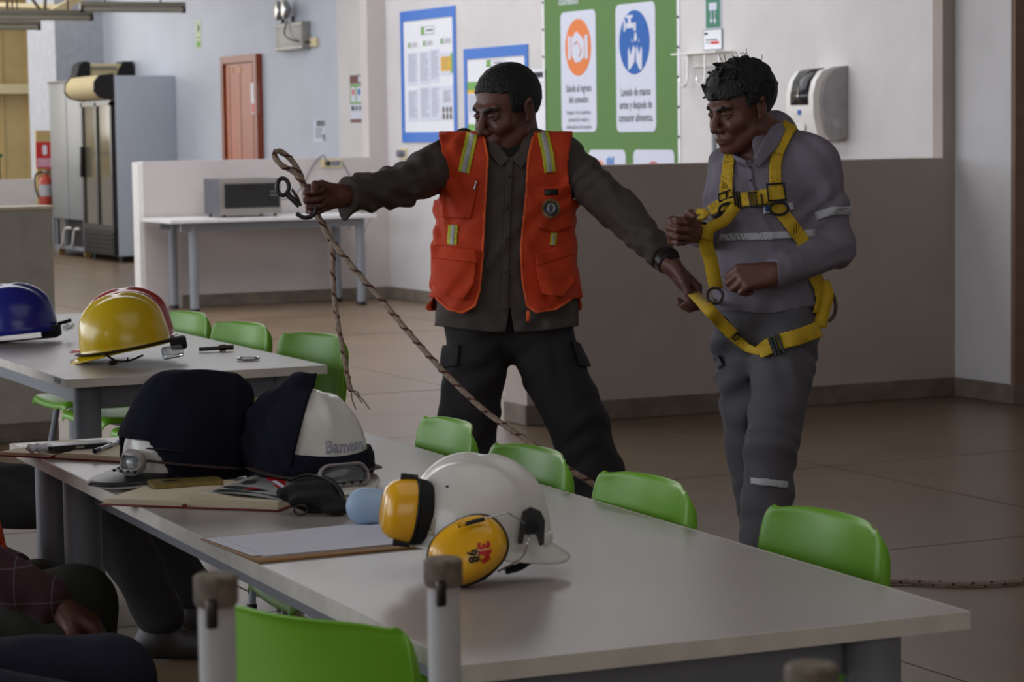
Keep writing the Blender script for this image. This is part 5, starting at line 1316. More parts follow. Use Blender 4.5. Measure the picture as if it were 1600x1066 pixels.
# ================================================================== seated people at the lower left (mostly outside the frame)
def seated(label, cx, dep, hipc, knees, ankles, mt, ms, shoulders, head, arms, vest=None, hh=0.008, sk=None, cuff=None):
    p = Person('person', label, cx, dep); J = p.J
    hp = [J(*q) for q in hipc]; kn = [J(*q) for q in knees]; an = [J(*q) for q in ankles]
    an = [np.array([a[0], a[1], 0.09]) for a in an]
    sh = [J(*q) for q in shoulders]; mid = (sh[0]+sh[1])/2; hm = (hp[0]+hp[1])/2; hd = J(*head)
    fw = unit((kn[0]+kn[1])/2-hm); fw[2] = -0.15; fw = unit(fw)
    ha, hs_, L, A = head_prims(hd, fw, (fw[0]*0.15, fw[1]*0.15, 1), 1.0)
    pr = ha+[rc(mid, L(-0.02, 0, -0.05), 0.065, 0.058), rc(hm, mid, 0.12, 0.12)]
    sl = []
    for (e, w), s_ in zip(arms, sh):
        e = J(*e); w = J(*w); pr += [rc(s_, e, 0.045, 0.04), rc(e, w, 0.04, 0.028, 0.02)]; sl += [rc(s_, e, 0.062, 0.056), rc(e, e+(w-e)*0.88, 0.056, 0.046, 0.02)]
        d = unit(w-e); t, _ = hand_prims(w, d+np.array([0, 0, -0.1]), (0.1, 0.1, -1), (0.2, -0.9, 0.2), [(28, 35, 25)]*4); pr += t
    for h_, k_, a_ in zip(hp, kn, an): pr += [rc(h_, k_, 0.07, 0.05), rc(k_, a_, 0.05, 0.038)]
    sdf_mesh('body', Shape(pr, subs=hs_), 0.007, sk or M_skin1, p.o)
    hair(p, hd, A, L, 1.0, 0.010, 0.062, 0.008, -0.03, 0.0012, 190)
    tp = [rc(hp[0], hp[1], 0.115, 0.115)]
    for h_, k_, a_ in zip(hp, kn, an): tp += [rc(h_, k_, 0.092, 0.080, 0.03), rc(k_, a_+np.array([0, 0, 0.03]), 0.078, 0.066, 0.02)]
    sdf_mesh('trousers', Shape(tp, disp=folds(0.003, 0.11, [(1, 0.3, 0.5), (0.3, 1, 0.7)], 3)), hh, mt, p.o)
    ts = [rc(hm+np.array([0, 0, 0.02]), mid-np.array([0, 0, 0.03]), 0.135, 0.125), rc(sh[0], sh[1], 0.07, 0.07, 0.05)]
    sdf_mesh('shirt', Shape(ts+sl, disp=folds(0.003, 0.08, [(1, 0.3, 0.5), (0.3, 1, 0.7)], 6)), hh, ms, p.o)
    if vest:
        def cv(P, d): return np.maximum(np.abs(d-0.010)-0.004, np.maximum(hm[2]-0.06-P[:, 2], P[:, 2]-mid[2]-0.08))
        sdf_mesh('vest', Shape(ts, cut=cv), hh, vest, p.o)
    for a_, k_ in zip(an, kn):
        f2 = fw.copy(); boot('boot', p, a_, (f2[0], f2[1]), M_boot)
    return p
M_olive = mat('olive_trousers', (40, 40, 34), 0.9, var=0.06); M_navy = mat('dark_navy_jeans', (22, 26, 46), 0.9, var=0.06, bump=0.3, bscale=500)
def plaid_mat():
    m = mat('maroon_plaid', (66, 30, 40), 0.85, var=0); nt = m.node_tree; b = nt.nodes['Principled BSDF']
    tc = nt.nodes['Texture Coordinate']; prev = None
    for i, (dirn, sc) in enumerate((('X', 9.0), ('Z', 9.0))):
        w = nt.nodes.new('ShaderNodeTexWave'); w.bands_direction = dirn; w.inputs['Scale'].default_value = sc/2; nt.links.new(tc.outputs['Object'], w.inputs['Vector'])
        r = nt.nodes.new('ShaderNodeMath'); r.operation = 'GREATER_THAN'; r.inputs[1].default_value = 0.996; nt.links.new(w.outputs['Fac'], r.inputs[0])
        if prev is None: prev = r
        else:
            a = nt.nodes.new('ShaderNodeMath'); a.operation = 'MAXIMUM'; nt.links.new(prev.outputs[0], a.inputs[0]); nt.links.new(r.outputs[0], a.inputs[1]); prev = a
    mx = nt.nodes.new('ShaderNodeMix'); mx.data_type = 'RGBA'; nt.links.new(prev.outputs[0], mx.inputs['Factor'])
    mx.inputs['A'].default_value = (0.045, 0.012, 0.02, 1); mx.inputs['B'].default_value = (0.10, 0.08, 0.09, 1); nt.links.new(mx.outputs['Result'], b.inputs['Base Color']); return m
pa = seated('seated person in olive trousers and maroon plaid sleeve with orange vest, lower left corner', -90, 5.1, [(-60, 985, 0.05), (-100, 975, 0.38)], [(118, 945, -0.02), (60, 935, 0.36)], [(150, 1250, 0.0), (95, 1220, 0.40)],
       M_olive, plaid_mat(), [(-125, 665, -0.02), (-150, 655, 0.38)], (-150, 510, 0.18), [((-45, 880, -0.16), (88, 944, -0.13)), ((-100, 840, 0.5), (40, 900, 0.42))], vest=M_vest)
pb = seated('seated person in dark navy jeans, only one thigh and knee showing at the bottom left', -80, 4.4, [(-190, 1085, 0.0), (-260, 1070, -0.4)], [(168, 1064, -0.02), (90, 1150, -0.42)], [(190, 1400, 0.0), (120, 1500, -0.45)],
       M_navy, mat('navy_shirt', (26, 30, 44), 0.9), [(-210, 700, 0.0), (-280, 700, -0.38)], (-240, 520, -0.2), [((-150, 930, 0.12), (-90, 1000, 0.10)), ((-200, 960, -0.5), (-100, 1060, -0.45))])
pc = seated('seated person in dark trousers and boots behind the legs of the near table', -40, 6.9, [(-75, 765, 0.0), (-100, 755, 0.35)], [(165, 790, -0.05), (215, 805, 0.3)], [(250, 950, 0.0), (300, 920, 0.35)],
       mat('charcoal_trousers', (26, 23, 23), 0.9), mat('brown_jacket', (58, 44, 38), 0.9), [(-130, 530, 0.0), (-150, 525, 0.38)], (-140, 415, 0.2), [((-90, 665, -0.08), (-60, 725, -0.05)), ((-100, 650, 0.45), (-60, 725, 0.4))])
# ------------------------------------------------------------------ hard hats
CAMR = Vector((cos(PSI), -sin(PSI), 0)); CAMB = Vector((-sin(PSI), -cos(PSI), 0))   # to the viewer's right / towards the viewer
def heading(deg):
    """0 = brim to the viewer's right, 90 = brim towards the viewer, 180 = to the left"""
    v = CAMR*cos(radians(deg))+CAMB*sin(radians(deg)); return atan2(v.y, v.x)
def helmet_shell(a=0.128, b=0.106, hgt=0.140, brim=0.048, ridge=0.008, rows=16, n=72):
    def P(phi, e, off=0.0):
        c = cos(e)**0.82; s_ = sin(e)**0.92
        x = (a+off)*cos(phi)*c; y = (b+off)*sin(phi)*c; z = (hgt+off)*s_
        fx = min(1, max(0, (e-0.30)/0.35))*min(1, max(0, (1.57-e)/0.25+0.6))
        z += ridge*math.exp(-(y/0.017)**2)*fx + ridge*0.55*(math.exp(-((y-0.045)/0.010)**2)+math.exp(-((y+0.045)/0.010)**2))*fx*(1 if e < 1.3 else 0)
        if abs(y) < 0.06 and e > 0.3:
            k = ridge*0.8*math.exp(-(y/0.020)**2)*fx*cos(e); x += k*(1 if cos(phi) > 0 else -1)
        return Vector((x, y, z))
    mb = MB(); grid = []
    for j, w in ((3, 1.0), (2, 0.7), (1, 0.25)):
        row = []
        for k in range(n):
            ph = 2*pi*k/n; fr_ = max(0, cos(ph)); bw = 0.010+brim*fr_**1.7
            p = P(ph, 0.0); d = Vector((cos(ph)*1.15, sin(ph)*0.55, 0)).normalized()
            row.append(p+d*bw*w+Vector((0, 0, -(0.004+0.016*fr_**1.5)*w)))
        grid.append(row)
    for j in range(rows):
        e = (pi/2)*(j/rows)**1.0
        grid.append([P(2*pi*k/n, e) for k in range(n)])
    mb.grid(grid, closed_u=True)
    top = mb.bm.verts.new(P(0, pi/2*0.999))
    mb.bm.verts.ensure_lookup_table(); L = len(mb.bm.verts)
    last = [mb.bm.verts[i] for i in range((len(grid)-1)*n, len(grid)*n)]
    for k in range(n): mb.bm.faces.new((last[k], last[(k+1) % n], top))
    return mb, P
def helmet(label, loc, hd, mcol, rot=(0, 0), inner=True, **kw):
    t = thing('hard_hat', label, 'helmet', loc, rot=(Matrix.Rotation(hd, 3, 'Z') @ Matrix.Rotation(rot[0], 3, 'Y') @ Matrix.Rotation(rot[1], 3, 'X')).to_euler())
    mb, P = helmet_shell(**kw)
    mb.build('shell', mcol, t, angle=180, solid=0.0026)
    if inner:
        MB().tube([Vector((0.104*cos(a), 0.086*sin(a), 0.006)) for a in np.linspace(0, 2*pi, 33)[:-1]], 0, n=8, closed=True, flat=(0.0025, 0.013)).build('headband', M_blackm, t)
        MB().tube(spline([(-0.09, 0, 0.0), (0, 0, 0.10), (0.09, 0, 0.0)], 6), 0, n=6, flat=(0.009, 0.002)).build('cradle_strap', M_blackm, t)
    return t, P
M_hwhite = mat('white_helmet_plastic', (214, 210, 204), 0.3, var=0.03, scale=14, coat=0.3, bump=0.03, bscale=90)
M_hblue = mat('blue_helmet_plastic', (24, 30, 132), 0.3, var=0.03, coat=0.3); M_hyel = mat('yellow_helmet_plastic', (226, 190, 10), 0.28, var=0.04, scale=10, coat=0.4)
M_hred = mat('red_helmet_plastic', (170, 30, 28), 0.3, var=0.03, coat=0.3)
M_muff = mat('yellow_muff_plastic', (244, 180, 14), 0.28, var=0.02, coat=0.5)
M_navycl = mat('navy_cloth', (17, 18, 32), 0.95, var=0.04, bump=0.3, bscale=500, spec=0.2); M_clear = mat('clear_lens', (200, 205, 210), 0.08, var=0, trans=0.85)
M_grub = mat('grey_goggle_frame', (150, 142, 142), 0.35, var=0.02)
# 1: white helmet with ear muffs
hp = G(742, 850, 0.763)
H1, P1 = helmet('white hard hat with two yellow ear muffs, nearest on the table', DP(748, 843, 3.95), heading(20), M_hwhite, rot=(radians(3), 0), brim=0.024, hgt=0.128, a=0.113, b=0.098)
H1.name = 'hard_hat'
M1h = Matrix.Translation(H1.location) @ H1.rotation_euler.to_matrix().to_4x4(); M1i = M1h.inverted()
def inH(px, py, dep): return M1i @ DP(px, py, dep)
hdep = (CM.transposed() @ (H1.location-CPOS)).z*-1
def muff(par, c, n, up, sc=1.0, deep=0.045, name='ear_muff'):
    """cup with dome facing n"""
    M_ = frame(c, Vector(up), Vector(n).cross(Vector(up))); # x = long axis, z = x cross y
    n = Vector(n).normalized()
    x = Vector(up).normalized(); x = (x-n*x.dot(n)).normalized(); y = n.cross(x); M_ = Matrix((x, y, n)).transposed().to_4x4(); M_.translation = Vector(c)
    W, L = 0.0445*sc, 0.0585*sc
    mb = MB(); rings = []
    for (r, z) in ((1.0, 0.0), (1.02, 0.004), (1.0, 0.010), (0.97, 0.020), (0.91, 0.030), (0.80, 0.038), (0.6, 0.0435), (0.3, 0.0455)):
        rings.append([M_ @ Vector((L*r*math.copysign(abs(cos(a))**0.85, cos(a)), W*r*math.copysign(abs(sin(a))**0.85, sin(a)), z*deep/0.0455)) for a in np.linspace(0, 2*pi, 41)[:-1]])
    mb.grid(rings, closed_u=True); mb.bm.faces.new(mb.bm.verts[-40:] if False else [v for v in list(mb.bm.verts)[-40:]])
    cup = mb.build(name, M_muff, par, angle=60)
    cu = MB(); rings = []
    for (r, z) in ((1.0, 0.0), (1.06, -0.003), (1.04, -0.016), (0.98, -0.024), (0.75, -0.026), (0.55, -0.018), (0.5, -0.004)):
        rings.append([M_ @ Vector((L*r*cos(a), W*r*sin(a), z)) for a in np.linspace(0, 2*pi, 37)[:-1]])
    cu.grid(rings, closed_u=True).build('cushion', M_blackm, cup, angle=60)
    MB().tube([M_ @ Vector((L*1.035*math.copysign(abs(cos(a))**0.85, cos(a)), W*1.035*math.copysign(abs(sin(a))**0.85, sin(a)), 0.002)) for a in np.linspace(0, 2*pi, 41)[:-1]], 0.0018, 6, closed=True).build('rim_wire', M_black, cup)
    return cup, M_
tocam = lambda p: (CPOS-(M1h @ Vector(p)))
R1 = M1i.to_3x3()
# near cup: faces the viewer, hangs at the near side; its lower edge rests on the table
cN = inH(731, 861, hdep-0.118)
nN = R1 @ (CAMB*0.93+Vector((0, 0, 0.30))+CAMR*-0.10); uN = R1 @ (CAMR*0.80+Vector((0, 0, 0.48)))
cup, Mc = muff(H1, cN, nN, uN, 1.04)
dome_t = [(0, 0.0458), (0.3, 0.0455), (0.6, 0.0435), (0.8, 0.038), (0.91, 0.030), (0.97, 0.020), (1.0, 0.01)]
def on_cup_text(s_, px, py, size, m, tilt, **k):
    """bend lettering over the dome of the near cup"""
    Mw = M1h @ Mc; Mi_ = Mw.inverted(); o = Mi_ @ CPOS; d = (Mi_.to_3x3() @ ray(px, py)); t = (0.043-o.z)/d.z; b = o+d*t
    dn = Mi_.to_3x3() @ (CM @ Vector((-sin(tilt), -cos(tilt), 0))); rt = Mi_.to_3x3() @ (CM @ Vector((cos(tilt), -sin(tilt), 0)))
    dn.z = 0; rt.z = 0; dn.normalize(); rt = (rt-dn*rt.dot(dn)).normalized()
    o_ = text('lettering', s_, size, m, cup, Matrix.Identity(4), **k)
    for v in o_.data.vertices:
        x, y = b.x+dn.x*v.co.x+rt.x*v.co.y, b.y+dn.y*v.co.x+rt.y*v.co.y
        rho = sqrt((x/(0.0585*1.04))**2+(y/(0.0445*1.04))**2)
        z = np.interp(rho, [q[0] for q in dome_t], [q[1] for q in dome_t])
        v.co = Mc @ Vector((x, y, z+0.0012+v.co.z))
    return o_
on_cup_text('3M', 758, 863, 0.025, mat('red_print', (196, 30, 24), 0.5, var=0), radians(-16), depth=0.0012, bold=0.0010)
on_cup_text('98', 738, 870, 0.020, M_blackm, radians(-14), depth=0.0008, bold=0.0005)
on_cup_text('OPTIME', 747, 867, 0.0062, M_blackm, radians(-15), depth=0.0006)
def find_on(P, Mh, px, py, near=True):
    """shell coordinates (phi, e) of the visible point that appears at a picture position"""
    best = None
    for i in range(181):
        for j in range(46):
            ph, e = -pi+2*pi*i/180, (pi/2)*j/46
            w = Mh @ P(ph, e); q = CM.transposed() @ (w-CPOS); x, y = 800-F_PX*q.x/q.z, 533+F_PX*q.y/q.z
            sc = (x-px)**2+(y-py)**2+(-q.z)*400
            if best is None or sc < best[0]: best = (sc, ph, e)
    return best[1], best[2]
# far cup: swung out behind the helmet, dome to the left
cF = inH(644, 799, hdep-0.045)
nF = R1 @ (CAMR*-0.93+CAMB*0.30+Vector((0, 0, 0.18))); uF = R1 @ (Vector((0, 0, 0.93))+CAMR*0.2+CAMB*-0.2)
cupF, McF = muff(H1, cF, nF, uF, 0.84, 0.048)
for x in (-0.051, 0.051): MB().tube([McF @ Vector((x, -0.008, 0.0)), McF @ Vector((x, -0.004, 0.026))], 0.0055, 8).build('arm_clip', M_black, cupF)
# bracket and wires
br = MB(); bc = inH(829, 824, hdep-0.100)
fB = R1 @ CAMB; xB = R1 @ CAMR
Mb = frame(bc, xB, R1 @ Vector((0, 0, 1)))
br.prism([(-0.020, -0.024), (-0.012, -0.024), (-0.010, -0.010), (0.008, -0.010), (0.013, -0.028), (0.020, -0.026), (0.022, 0.010), (0.016, 0.024), (0.0, 0.031), (-0.012, 0.024), (-0.016, 0.006)], 0.014, Mb @ Matrix.Translation((0, 0, -0.006)))
br.build('muff_bracket', M_black, H1, angle=30)
MB().cyl(Mb @ Vector((0.002, 0.002, 0.006)), Mb @ Vector((0.002, 0.002, 0.014)), 0.010, n=16).build('pivot', M_blackm, H1)
wp = [bc, inH(811, 812, hdep-0.135), inH(793, 801, hdep-0.150), inH(775, 806, hdep-0.155), inH(752, 812, hdep-0.16)]
MB().tube([Vector(p) for p in wp], 0.0013, 8).build('wire_arm', M_chrome, H1)
MB().tube([inH(757, 811, hdep-0.158), inH(716, 822, hdep-0.162)], 0.0034, 8).build('arm_slider', M_black, H1)
MB().lathe([(0, 0), (0.006, 0), (0.005, 0.004), (0, 0.005)], 14, frame(inH(722, 818, hdep-0.165), xB, R1 @ Vector((0, 0, 1)))).build('yellow_knob', M_muff, H1)
MB().tube(spline([bc, inH(825, 845, hdep-0.14), inH(818, 868, hdep-0.13), inH(800, 882, hdep-0.12), inH(778, 893, hdep-0.10)], 5), 0.0013, 8).build('wire_arm', M_chrome, H1)
MB().tube(spline([inH(845, 868, hdep-0.06), inH(828, 876, hdep-0.06), inH(812, 886, hdep-0.07), inH(790, 892, hdep-0.08)], 5), 0, n=8, flat=(0.0035, 0.006)).build('chin_strap', M_blackm, H1)
MB().b2((0.106, -0.016, 0.004), (0.118, 0.016, 0.022), bev=0.004).build('slot_boss', M_hwhite, H1)
# printed sticker (on the shell surface, near side) and a scuff
def shell_patch(par, P, ph0, ph1, e0, e1, m, name, off=0.0022, n=6):
    mb = MB(); mb.grid([[P(ph0+(ph1-ph0)*i/n, e0+(e1-e0)*j/n, off) for i in range(n+1)] for j in range(n+1)]); return mb.build(name, m, par, solid=0.0006, angle=60)
pc_, ec_ = find_on(P1, M1h, 669, 822)
st = shell_patch(H1, P1, pc_-radians(8), pc_+radians(8), ec_-0.10, ec_+0.10, mat('sticker_beige', (192, 184, 160), 0.5, var=0.03), 'sticker')
for k in range(4): shell_patch(st, P1, pc_-radians(6.5), pc_+radians(6.5), ec_+0.065-k*0.035, ec_+0.075-k*0.035, M_grey if k < 3 else M_ink, 'print_line', 0.0029, 4)
pc_, ec_ = find_on(P1, M1h, 700, 762)
shell_patch(H1, P1, pc_-radians(1.6), pc_+radians(1.6), ec_-0.015, ec_+0.015, M_blackm, 'scuff_mark', 0.002, 2)
# light blue plastic shell leaning behind the left ear muff
cp_ = G(572, 826, 0.741)
lb = thing('plastic_cup', 'pale blue rounded plastic cup lying behind the left ear muff', 'cup', (cp_.x+0.01, cp_.y+0.03, 0.741), heading(0))
sh = Shape([(RC((0.0, 0, 0.034), (0.075, 0, 0.030), 0.033, 0.030), 0)], subs=[(RC((0.010, 0, 0.034), (0.12, 0, 0.030), 0.026, 0.023), 0.002), ], cut=lambda P, d: np.maximum(d, P[:, 0]-0.062))
sdf_mesh('cup_wall', sh, 0.0022, mat('pale_blue_plastic', (170, 196, 224), 0.5, var=0.02), lb)
# 2: white helmet half wrapped in navy cloth, goggles on the brim
hp = G(520, 752, 0.760)
H2, P2_ = helmet('white hard hat wrapped at the back in navy cloth with goggles on its brim', (hp.x+0.005, hp.y+0.115, 0.762), heading(68), M_hwhite, brim=0.05, hgt=0.158, a=0.130, b=0.106)
def cloth(par, prims, cut, fold, name='cloth_cover', h=0.0035, subs=()):
    return sdf_mesh(name, Shape(prims, disp=fold, cut=cut, subs=list(subs)), h, M_navycl, par)
EL0 = lambda c, r: (EL(c, r), 0.02)
M2h = Matrix.Translation(H2.location) @ H2.rotation_euler.to_matrix().to_4x4(); M2i = M2h.inverted()
def in2(px, py, dep): return np.array(M2i @ DP(px, py, dep))
d2 = -(CM.transposed() @ (H2.location-CPOS)).z
side = np.array(M2i.to_3x3() @ CAMR)
c2_ = lambda P, d: np.maximum(np.maximum(d, -(d+0.009)*1.0), np.maximum((P@side)+0.022+(P[:, 2]-0.07)*-0.25, -0.018-P[:, 2]))
cloth(H2, [EL0((0, 0, 0.02), (0.142, 0.120, 0.152)), (RC(in2(430, 740, d2+0.02), in2(415, 690, d2+0.02), 0.045, 0.05), 0.03), (RC(in2(500, 598, d2), in2(470, 612, d2), 0.022, 0.03), 0.02), (RC(in2(425, 650, d2+0.02), in2(470, 612, d2), 0.045, 0.03), 0.03)], c2_,
      folds(0.003, 0.05, [(1, 0, 0.4), (0.2, 1, 0.4)], 2))
bd = []
for k in range(41):
    a = 2*pi*k/40
    bd.append(a)
def band(par, z0, z1, off, a_, b_, m, name, wob=0.003):
    mb = MB(); rows = []
    for z, o in ((z0, off+0.004), (z0*0.65+z1*0.35, off+0.007), (z0*0.3+z1*0.7, off+0.006), (z1, off)):
        rows.append([Vector(((a_+o)*cos(t), (b_+o)*sin(t), z+wob*sin(3*t+z*90))) for t in np.linspace(0, 2*pi, 49)[:-1]])
    return mb.grid(rows, closed_u=True).build(name, m, par, solid=0.004, angle=90)
band(H2, 0.004, 0.050, 0.003, 0.130, 0.106, M_navycl, 'cloth_band')
# goggles: frame, lens, strap
def goggles(par, P, ph, z, m=M_grub, w=0.078, hh=0.030, tilt=0.5, band_pts=None):
    c = Vector((0.150*cos(ph), 0.128*sin(ph), z)); n_ = Vector((cos(ph), sin(ph), tilt)).normalized(); x = Vector((-sin(ph), cos(ph), 0)); y = n_.cross(x)
    M_ = Matrix((x, y, n_)).transposed().to_4x4(); M_.translation = c
    pts = rrect(w*2, hh*2, hh*0.9, 6)
    pts3 = [M_ @ Vector((u, v, -0.35*(u/w)**2*0.035)) for u, v in pts]
    g = MB().tube(pts3, 0, n=8, closed=True, flat=(0.004, 0.009)).build('goggle_frame', m, par)
    ln = MB(); ln.grid([[M_ @ Vector((-w*0.95+1.9*w*i/8, s_*hh*0.85, -0.35*((-0.95+1.9*i/8))**2*0.035)) for i in range(9)] for s_ in (-1, 0, 1)]).build('lens', M_clear, g, solid=0.0015, angle=90)
    for k in range(4): MB().cyl(M_ @ Vector((-0.03+k*0.018, -hh*0.9, 0.004)), M_ @ Vector((-0.03+k*0.018, -hh*0.9, 0.0085)), 0.0028, n=8).build('vent_hole', M_blackm, g)
    return M_
goggles(H2, P2_, radians(8), 0.014, w=0.050, hh=0.022, tilt=0.55)
MB().tube([Vector((0.146*cos(t), 0.124*sin(t), 0.012+0.004*sin(t*3))) for t in np.linspace(radians(28), radians(330), 30)], 0, n=8, flat=(0.010, 0.002)).build('goggle_strap', mat('brown_elastic', (52, 34, 32), 0.8), H2)
# lettering moulded on the front, following the shell
tl = text('lettering', 'Bamesva', 0.034, mat('pearl_grey_print', (150, 154, 170), 0.25, var=0), H2, Matrix.Identity(4), depth=0.0008, bold=0.001)
pc_, ec_ = find_on(P2_, M2h, 545, 697)
for v in tl.data.vertices:
    v.co = P2_(pc_+v.co.x/0.118, ec_+v.co.y/0.165, 0.0010+max(0, v.co.z))
# 3: helmet fully covered with navy cloth, peak to the left
hp = G(292, 748, 0.760)
H3, P3_ = helmet('hard hat covered with navy cloth, black peak and goggles pointing left', (hp.x+0.028, hp.y+0.115, 0.764), heading(142), M_hwhite, brim=0.05, hgt=0.150, a=0.122, b=0.104)
M3h = Matrix.Translation(H3.location) @ H3.rotation_euler.to_matrix().to_4x4(); M3i = M3h.inverted(); d3 = -(CM.transposed() @ (H3.location-CPOS)).z
in3 = lambda px, py, dep: np.array(M3i @ DP(px, py, dep))
s3 = np.array(M3i.to_3x3() @ CAMR)
def c3_(P, d):
    front = P[:, 0]-0.080-P[:, 2]*0.35
    return np.maximum(np.maximum(d, -(d+0.012)), np.maximum(np.where(P[:, 2] < 0.072, front, -1), -0.012-P[:, 2]-0.0*P[:, 0]))
cloth(H3, [EL0((-0.008, 0, 0.02), (0.142, 0.126, 0.166)), (RC(in3(262, 612, d3-0.02), in3(362, 612, d3+0.02), 0.032, 0.038), 0.05), (RC(in3(262, 640, d3-0.02), in3(250, 690, d3-0.02), 0.05, 0.045), 0.04), (RC(in3(352, 640, d3+0.01), in3(370, 715, d3+0.01), 0.045, 0.04), 0.04), (RC(in3(385, 738, d3), in3(388, 700, d3), 0.016, 0.02), 0.03)], c3_,
      folds(0.0035, 0.06, [(1, 0, 0.4), (0.2, 1, 0.4)], 12))
pk = MB(); rows = []
for r in (0.98, 1.12, 1.28, 1.42, 1.56):
    rows.append([Vector((0.128*r*cos(t)+0.004, 0.110*sin(t)*(1+0.1*(r-1)), 0.006-0.022*(r-1)*1.6*cos(t))) for t in np.linspace(radians(-95), radians(95), 30)])
pk.grid(rows).build('peak', M_black, H3, solid=0.003)
goggles(H3, P3_, radians(18), 0.030, w=0.026, hh=0.020, tilt=0.2)
MB().tube([Vector((0.146*cos(t), 0.130*sin(t), 0.016+0.022*cos(t))) for t in np.linspace(radians(34), radians(160), 24)], 0, n=8, flat=(0.012, 0.002)).build('goggle_strap', MATS['brown_elastic'], H3)
MB().tube([Vector((0.140*cos(t), 0.118*sin(t), 0.045+0.015*cos(t))) for t in np.linspace(radians(34), radians(80), 14)], 0, n=8, flat=(0.007, 0.0015)).build('black_stripe', M_blackm, H3)
# ---- helmets on the far table
hp = G(30, 530, 0.757)
H4, P4_ = helmet('blue hard hat with clear goggles on the far table at the left edge', (hp.x+0.01, hp.y+0.12, 0.775), heading(178), M_hblue, rot=(radians(4), 0), brim=0.04, hgt=0.155, a=0.15, b=0.115)
MB().b2((-0.16, -0.03, -0.030), (-0.10, 0.05, 0.012), bev=0.008).build('ratchet_knob', M_blackm, H4)
MB().tube(spline([(-0.155, 0.0, 0.012), (-0.185, 0.02, 0.018), (-0.20, 0.03, 0.022)], 4), 0, n=8, flat=(0.006, 0.006)).build('goggle_clip', M_blackm, H4)
MB().b2((-0.205, -0.02, -0.012), (-0.175, 0.05, 0.010), bev=0.006).build('goggle_lens', M_clear, H4)
MB().tube([(-0.15, 0.05, -0.028), (0.1, 0.06, -0.030)], 0, n=8, flat=(0.01, 0.003)).build('strap', M_blackm, H4)
hp = G(206, 560, 0.757)
H6, P6_ = helmet('red hard hat nested behind the yellow one on the far table', (hp.x+0.055, hp.y+0.20, 0.800), heading(176), M_hred, rot=(radians(6), 0), brim=0.04, hgt=0.152, a=0.138, b=0.112)
H5, P5_ = helmet('yellow hard hat with black chin strap on the far table', (hp.x+0.012, hp.y+0.10, 0.782), heading(172), M_hyel, rot=(radians(9), 0), brim=0.035, hgt=0.160, a=0.138, b=0.110)
MB().tube([Vector((0.142*cos(t), 0.117*sin(t), 0.004)) for t in np.linspace(0, 2*pi, 40)[:-1]], 0, n=8, closed=True, flat=(0.015, 0.003)).build('goggle_strap', M_blackm, H5)
MB().b2((-0.185, 0.02, -0.030), (-0.135, 0.09, 0.008), bev=0.008).build('goggle_frame', M_blackm, H5)
MB().b2((-0.170, 0.085, -0.050), (-0.105, 0.115, -0.012), bev=0.008).build('goggle_lens', M_clear, H5)
MB().tube(spline([(0.06, 0.12, 0.0), (0.03, 0.13, -0.025), (-0.01, 0.13, -0.030), (-0.05, 0.125, -0.022)], 5), 0, n=8, flat=(0.006, 0.003)).build('chin_strap', M_blackm, H5)
MB().b2((0.03, 0.125, -0.034), (0.055, 0.14, -0.02), bev=0.003).b2((-0.005, 0.125, -0.034), (0.0, 0.14, -0.02)).build('strap_buckle', M_blackm, H5)
# metal tools
p = G(338, 549, 0.741)
tl_ = thing('steel_pin', 'dark steel ring bolt lying on the far table right of the yellow helmet', 'tool', (p.x, p.y, 0.749), heading(-14))
MB().cyl((-0.055, 0, 0), (0.01, 0, 0.002), 0.0065, n=14).build('shank', M_darkmetal, tl_)
MB().cyl((0.01, 0, 0.002), (0.03, 0, 0.003), 0.012, n=6).cyl((0.0301, 0, 0.003), (0.055, 0, 0.003), 0.008, n=14).build('nut', M_darkmetal, tl_)
p = G(388, 563, 0.741)
tl_ = thing('carabiner', 'silver carabiner lying on the far table near its front edge', 'tool', (p.x, p.y, 0.747), heading(-8))
MB().tube([Vector((x, y, 0)) for x, y in rrect(0.062, 0.034, 0.014, 4)], 0.0042, 8, closed=True).build('body', M_chrome, tl_)
MB().cyl((-0.018, -0.017, 0), (0.018, -0.017, 0), 0.0062, n=12).build('gate', M_chrome, tl_)

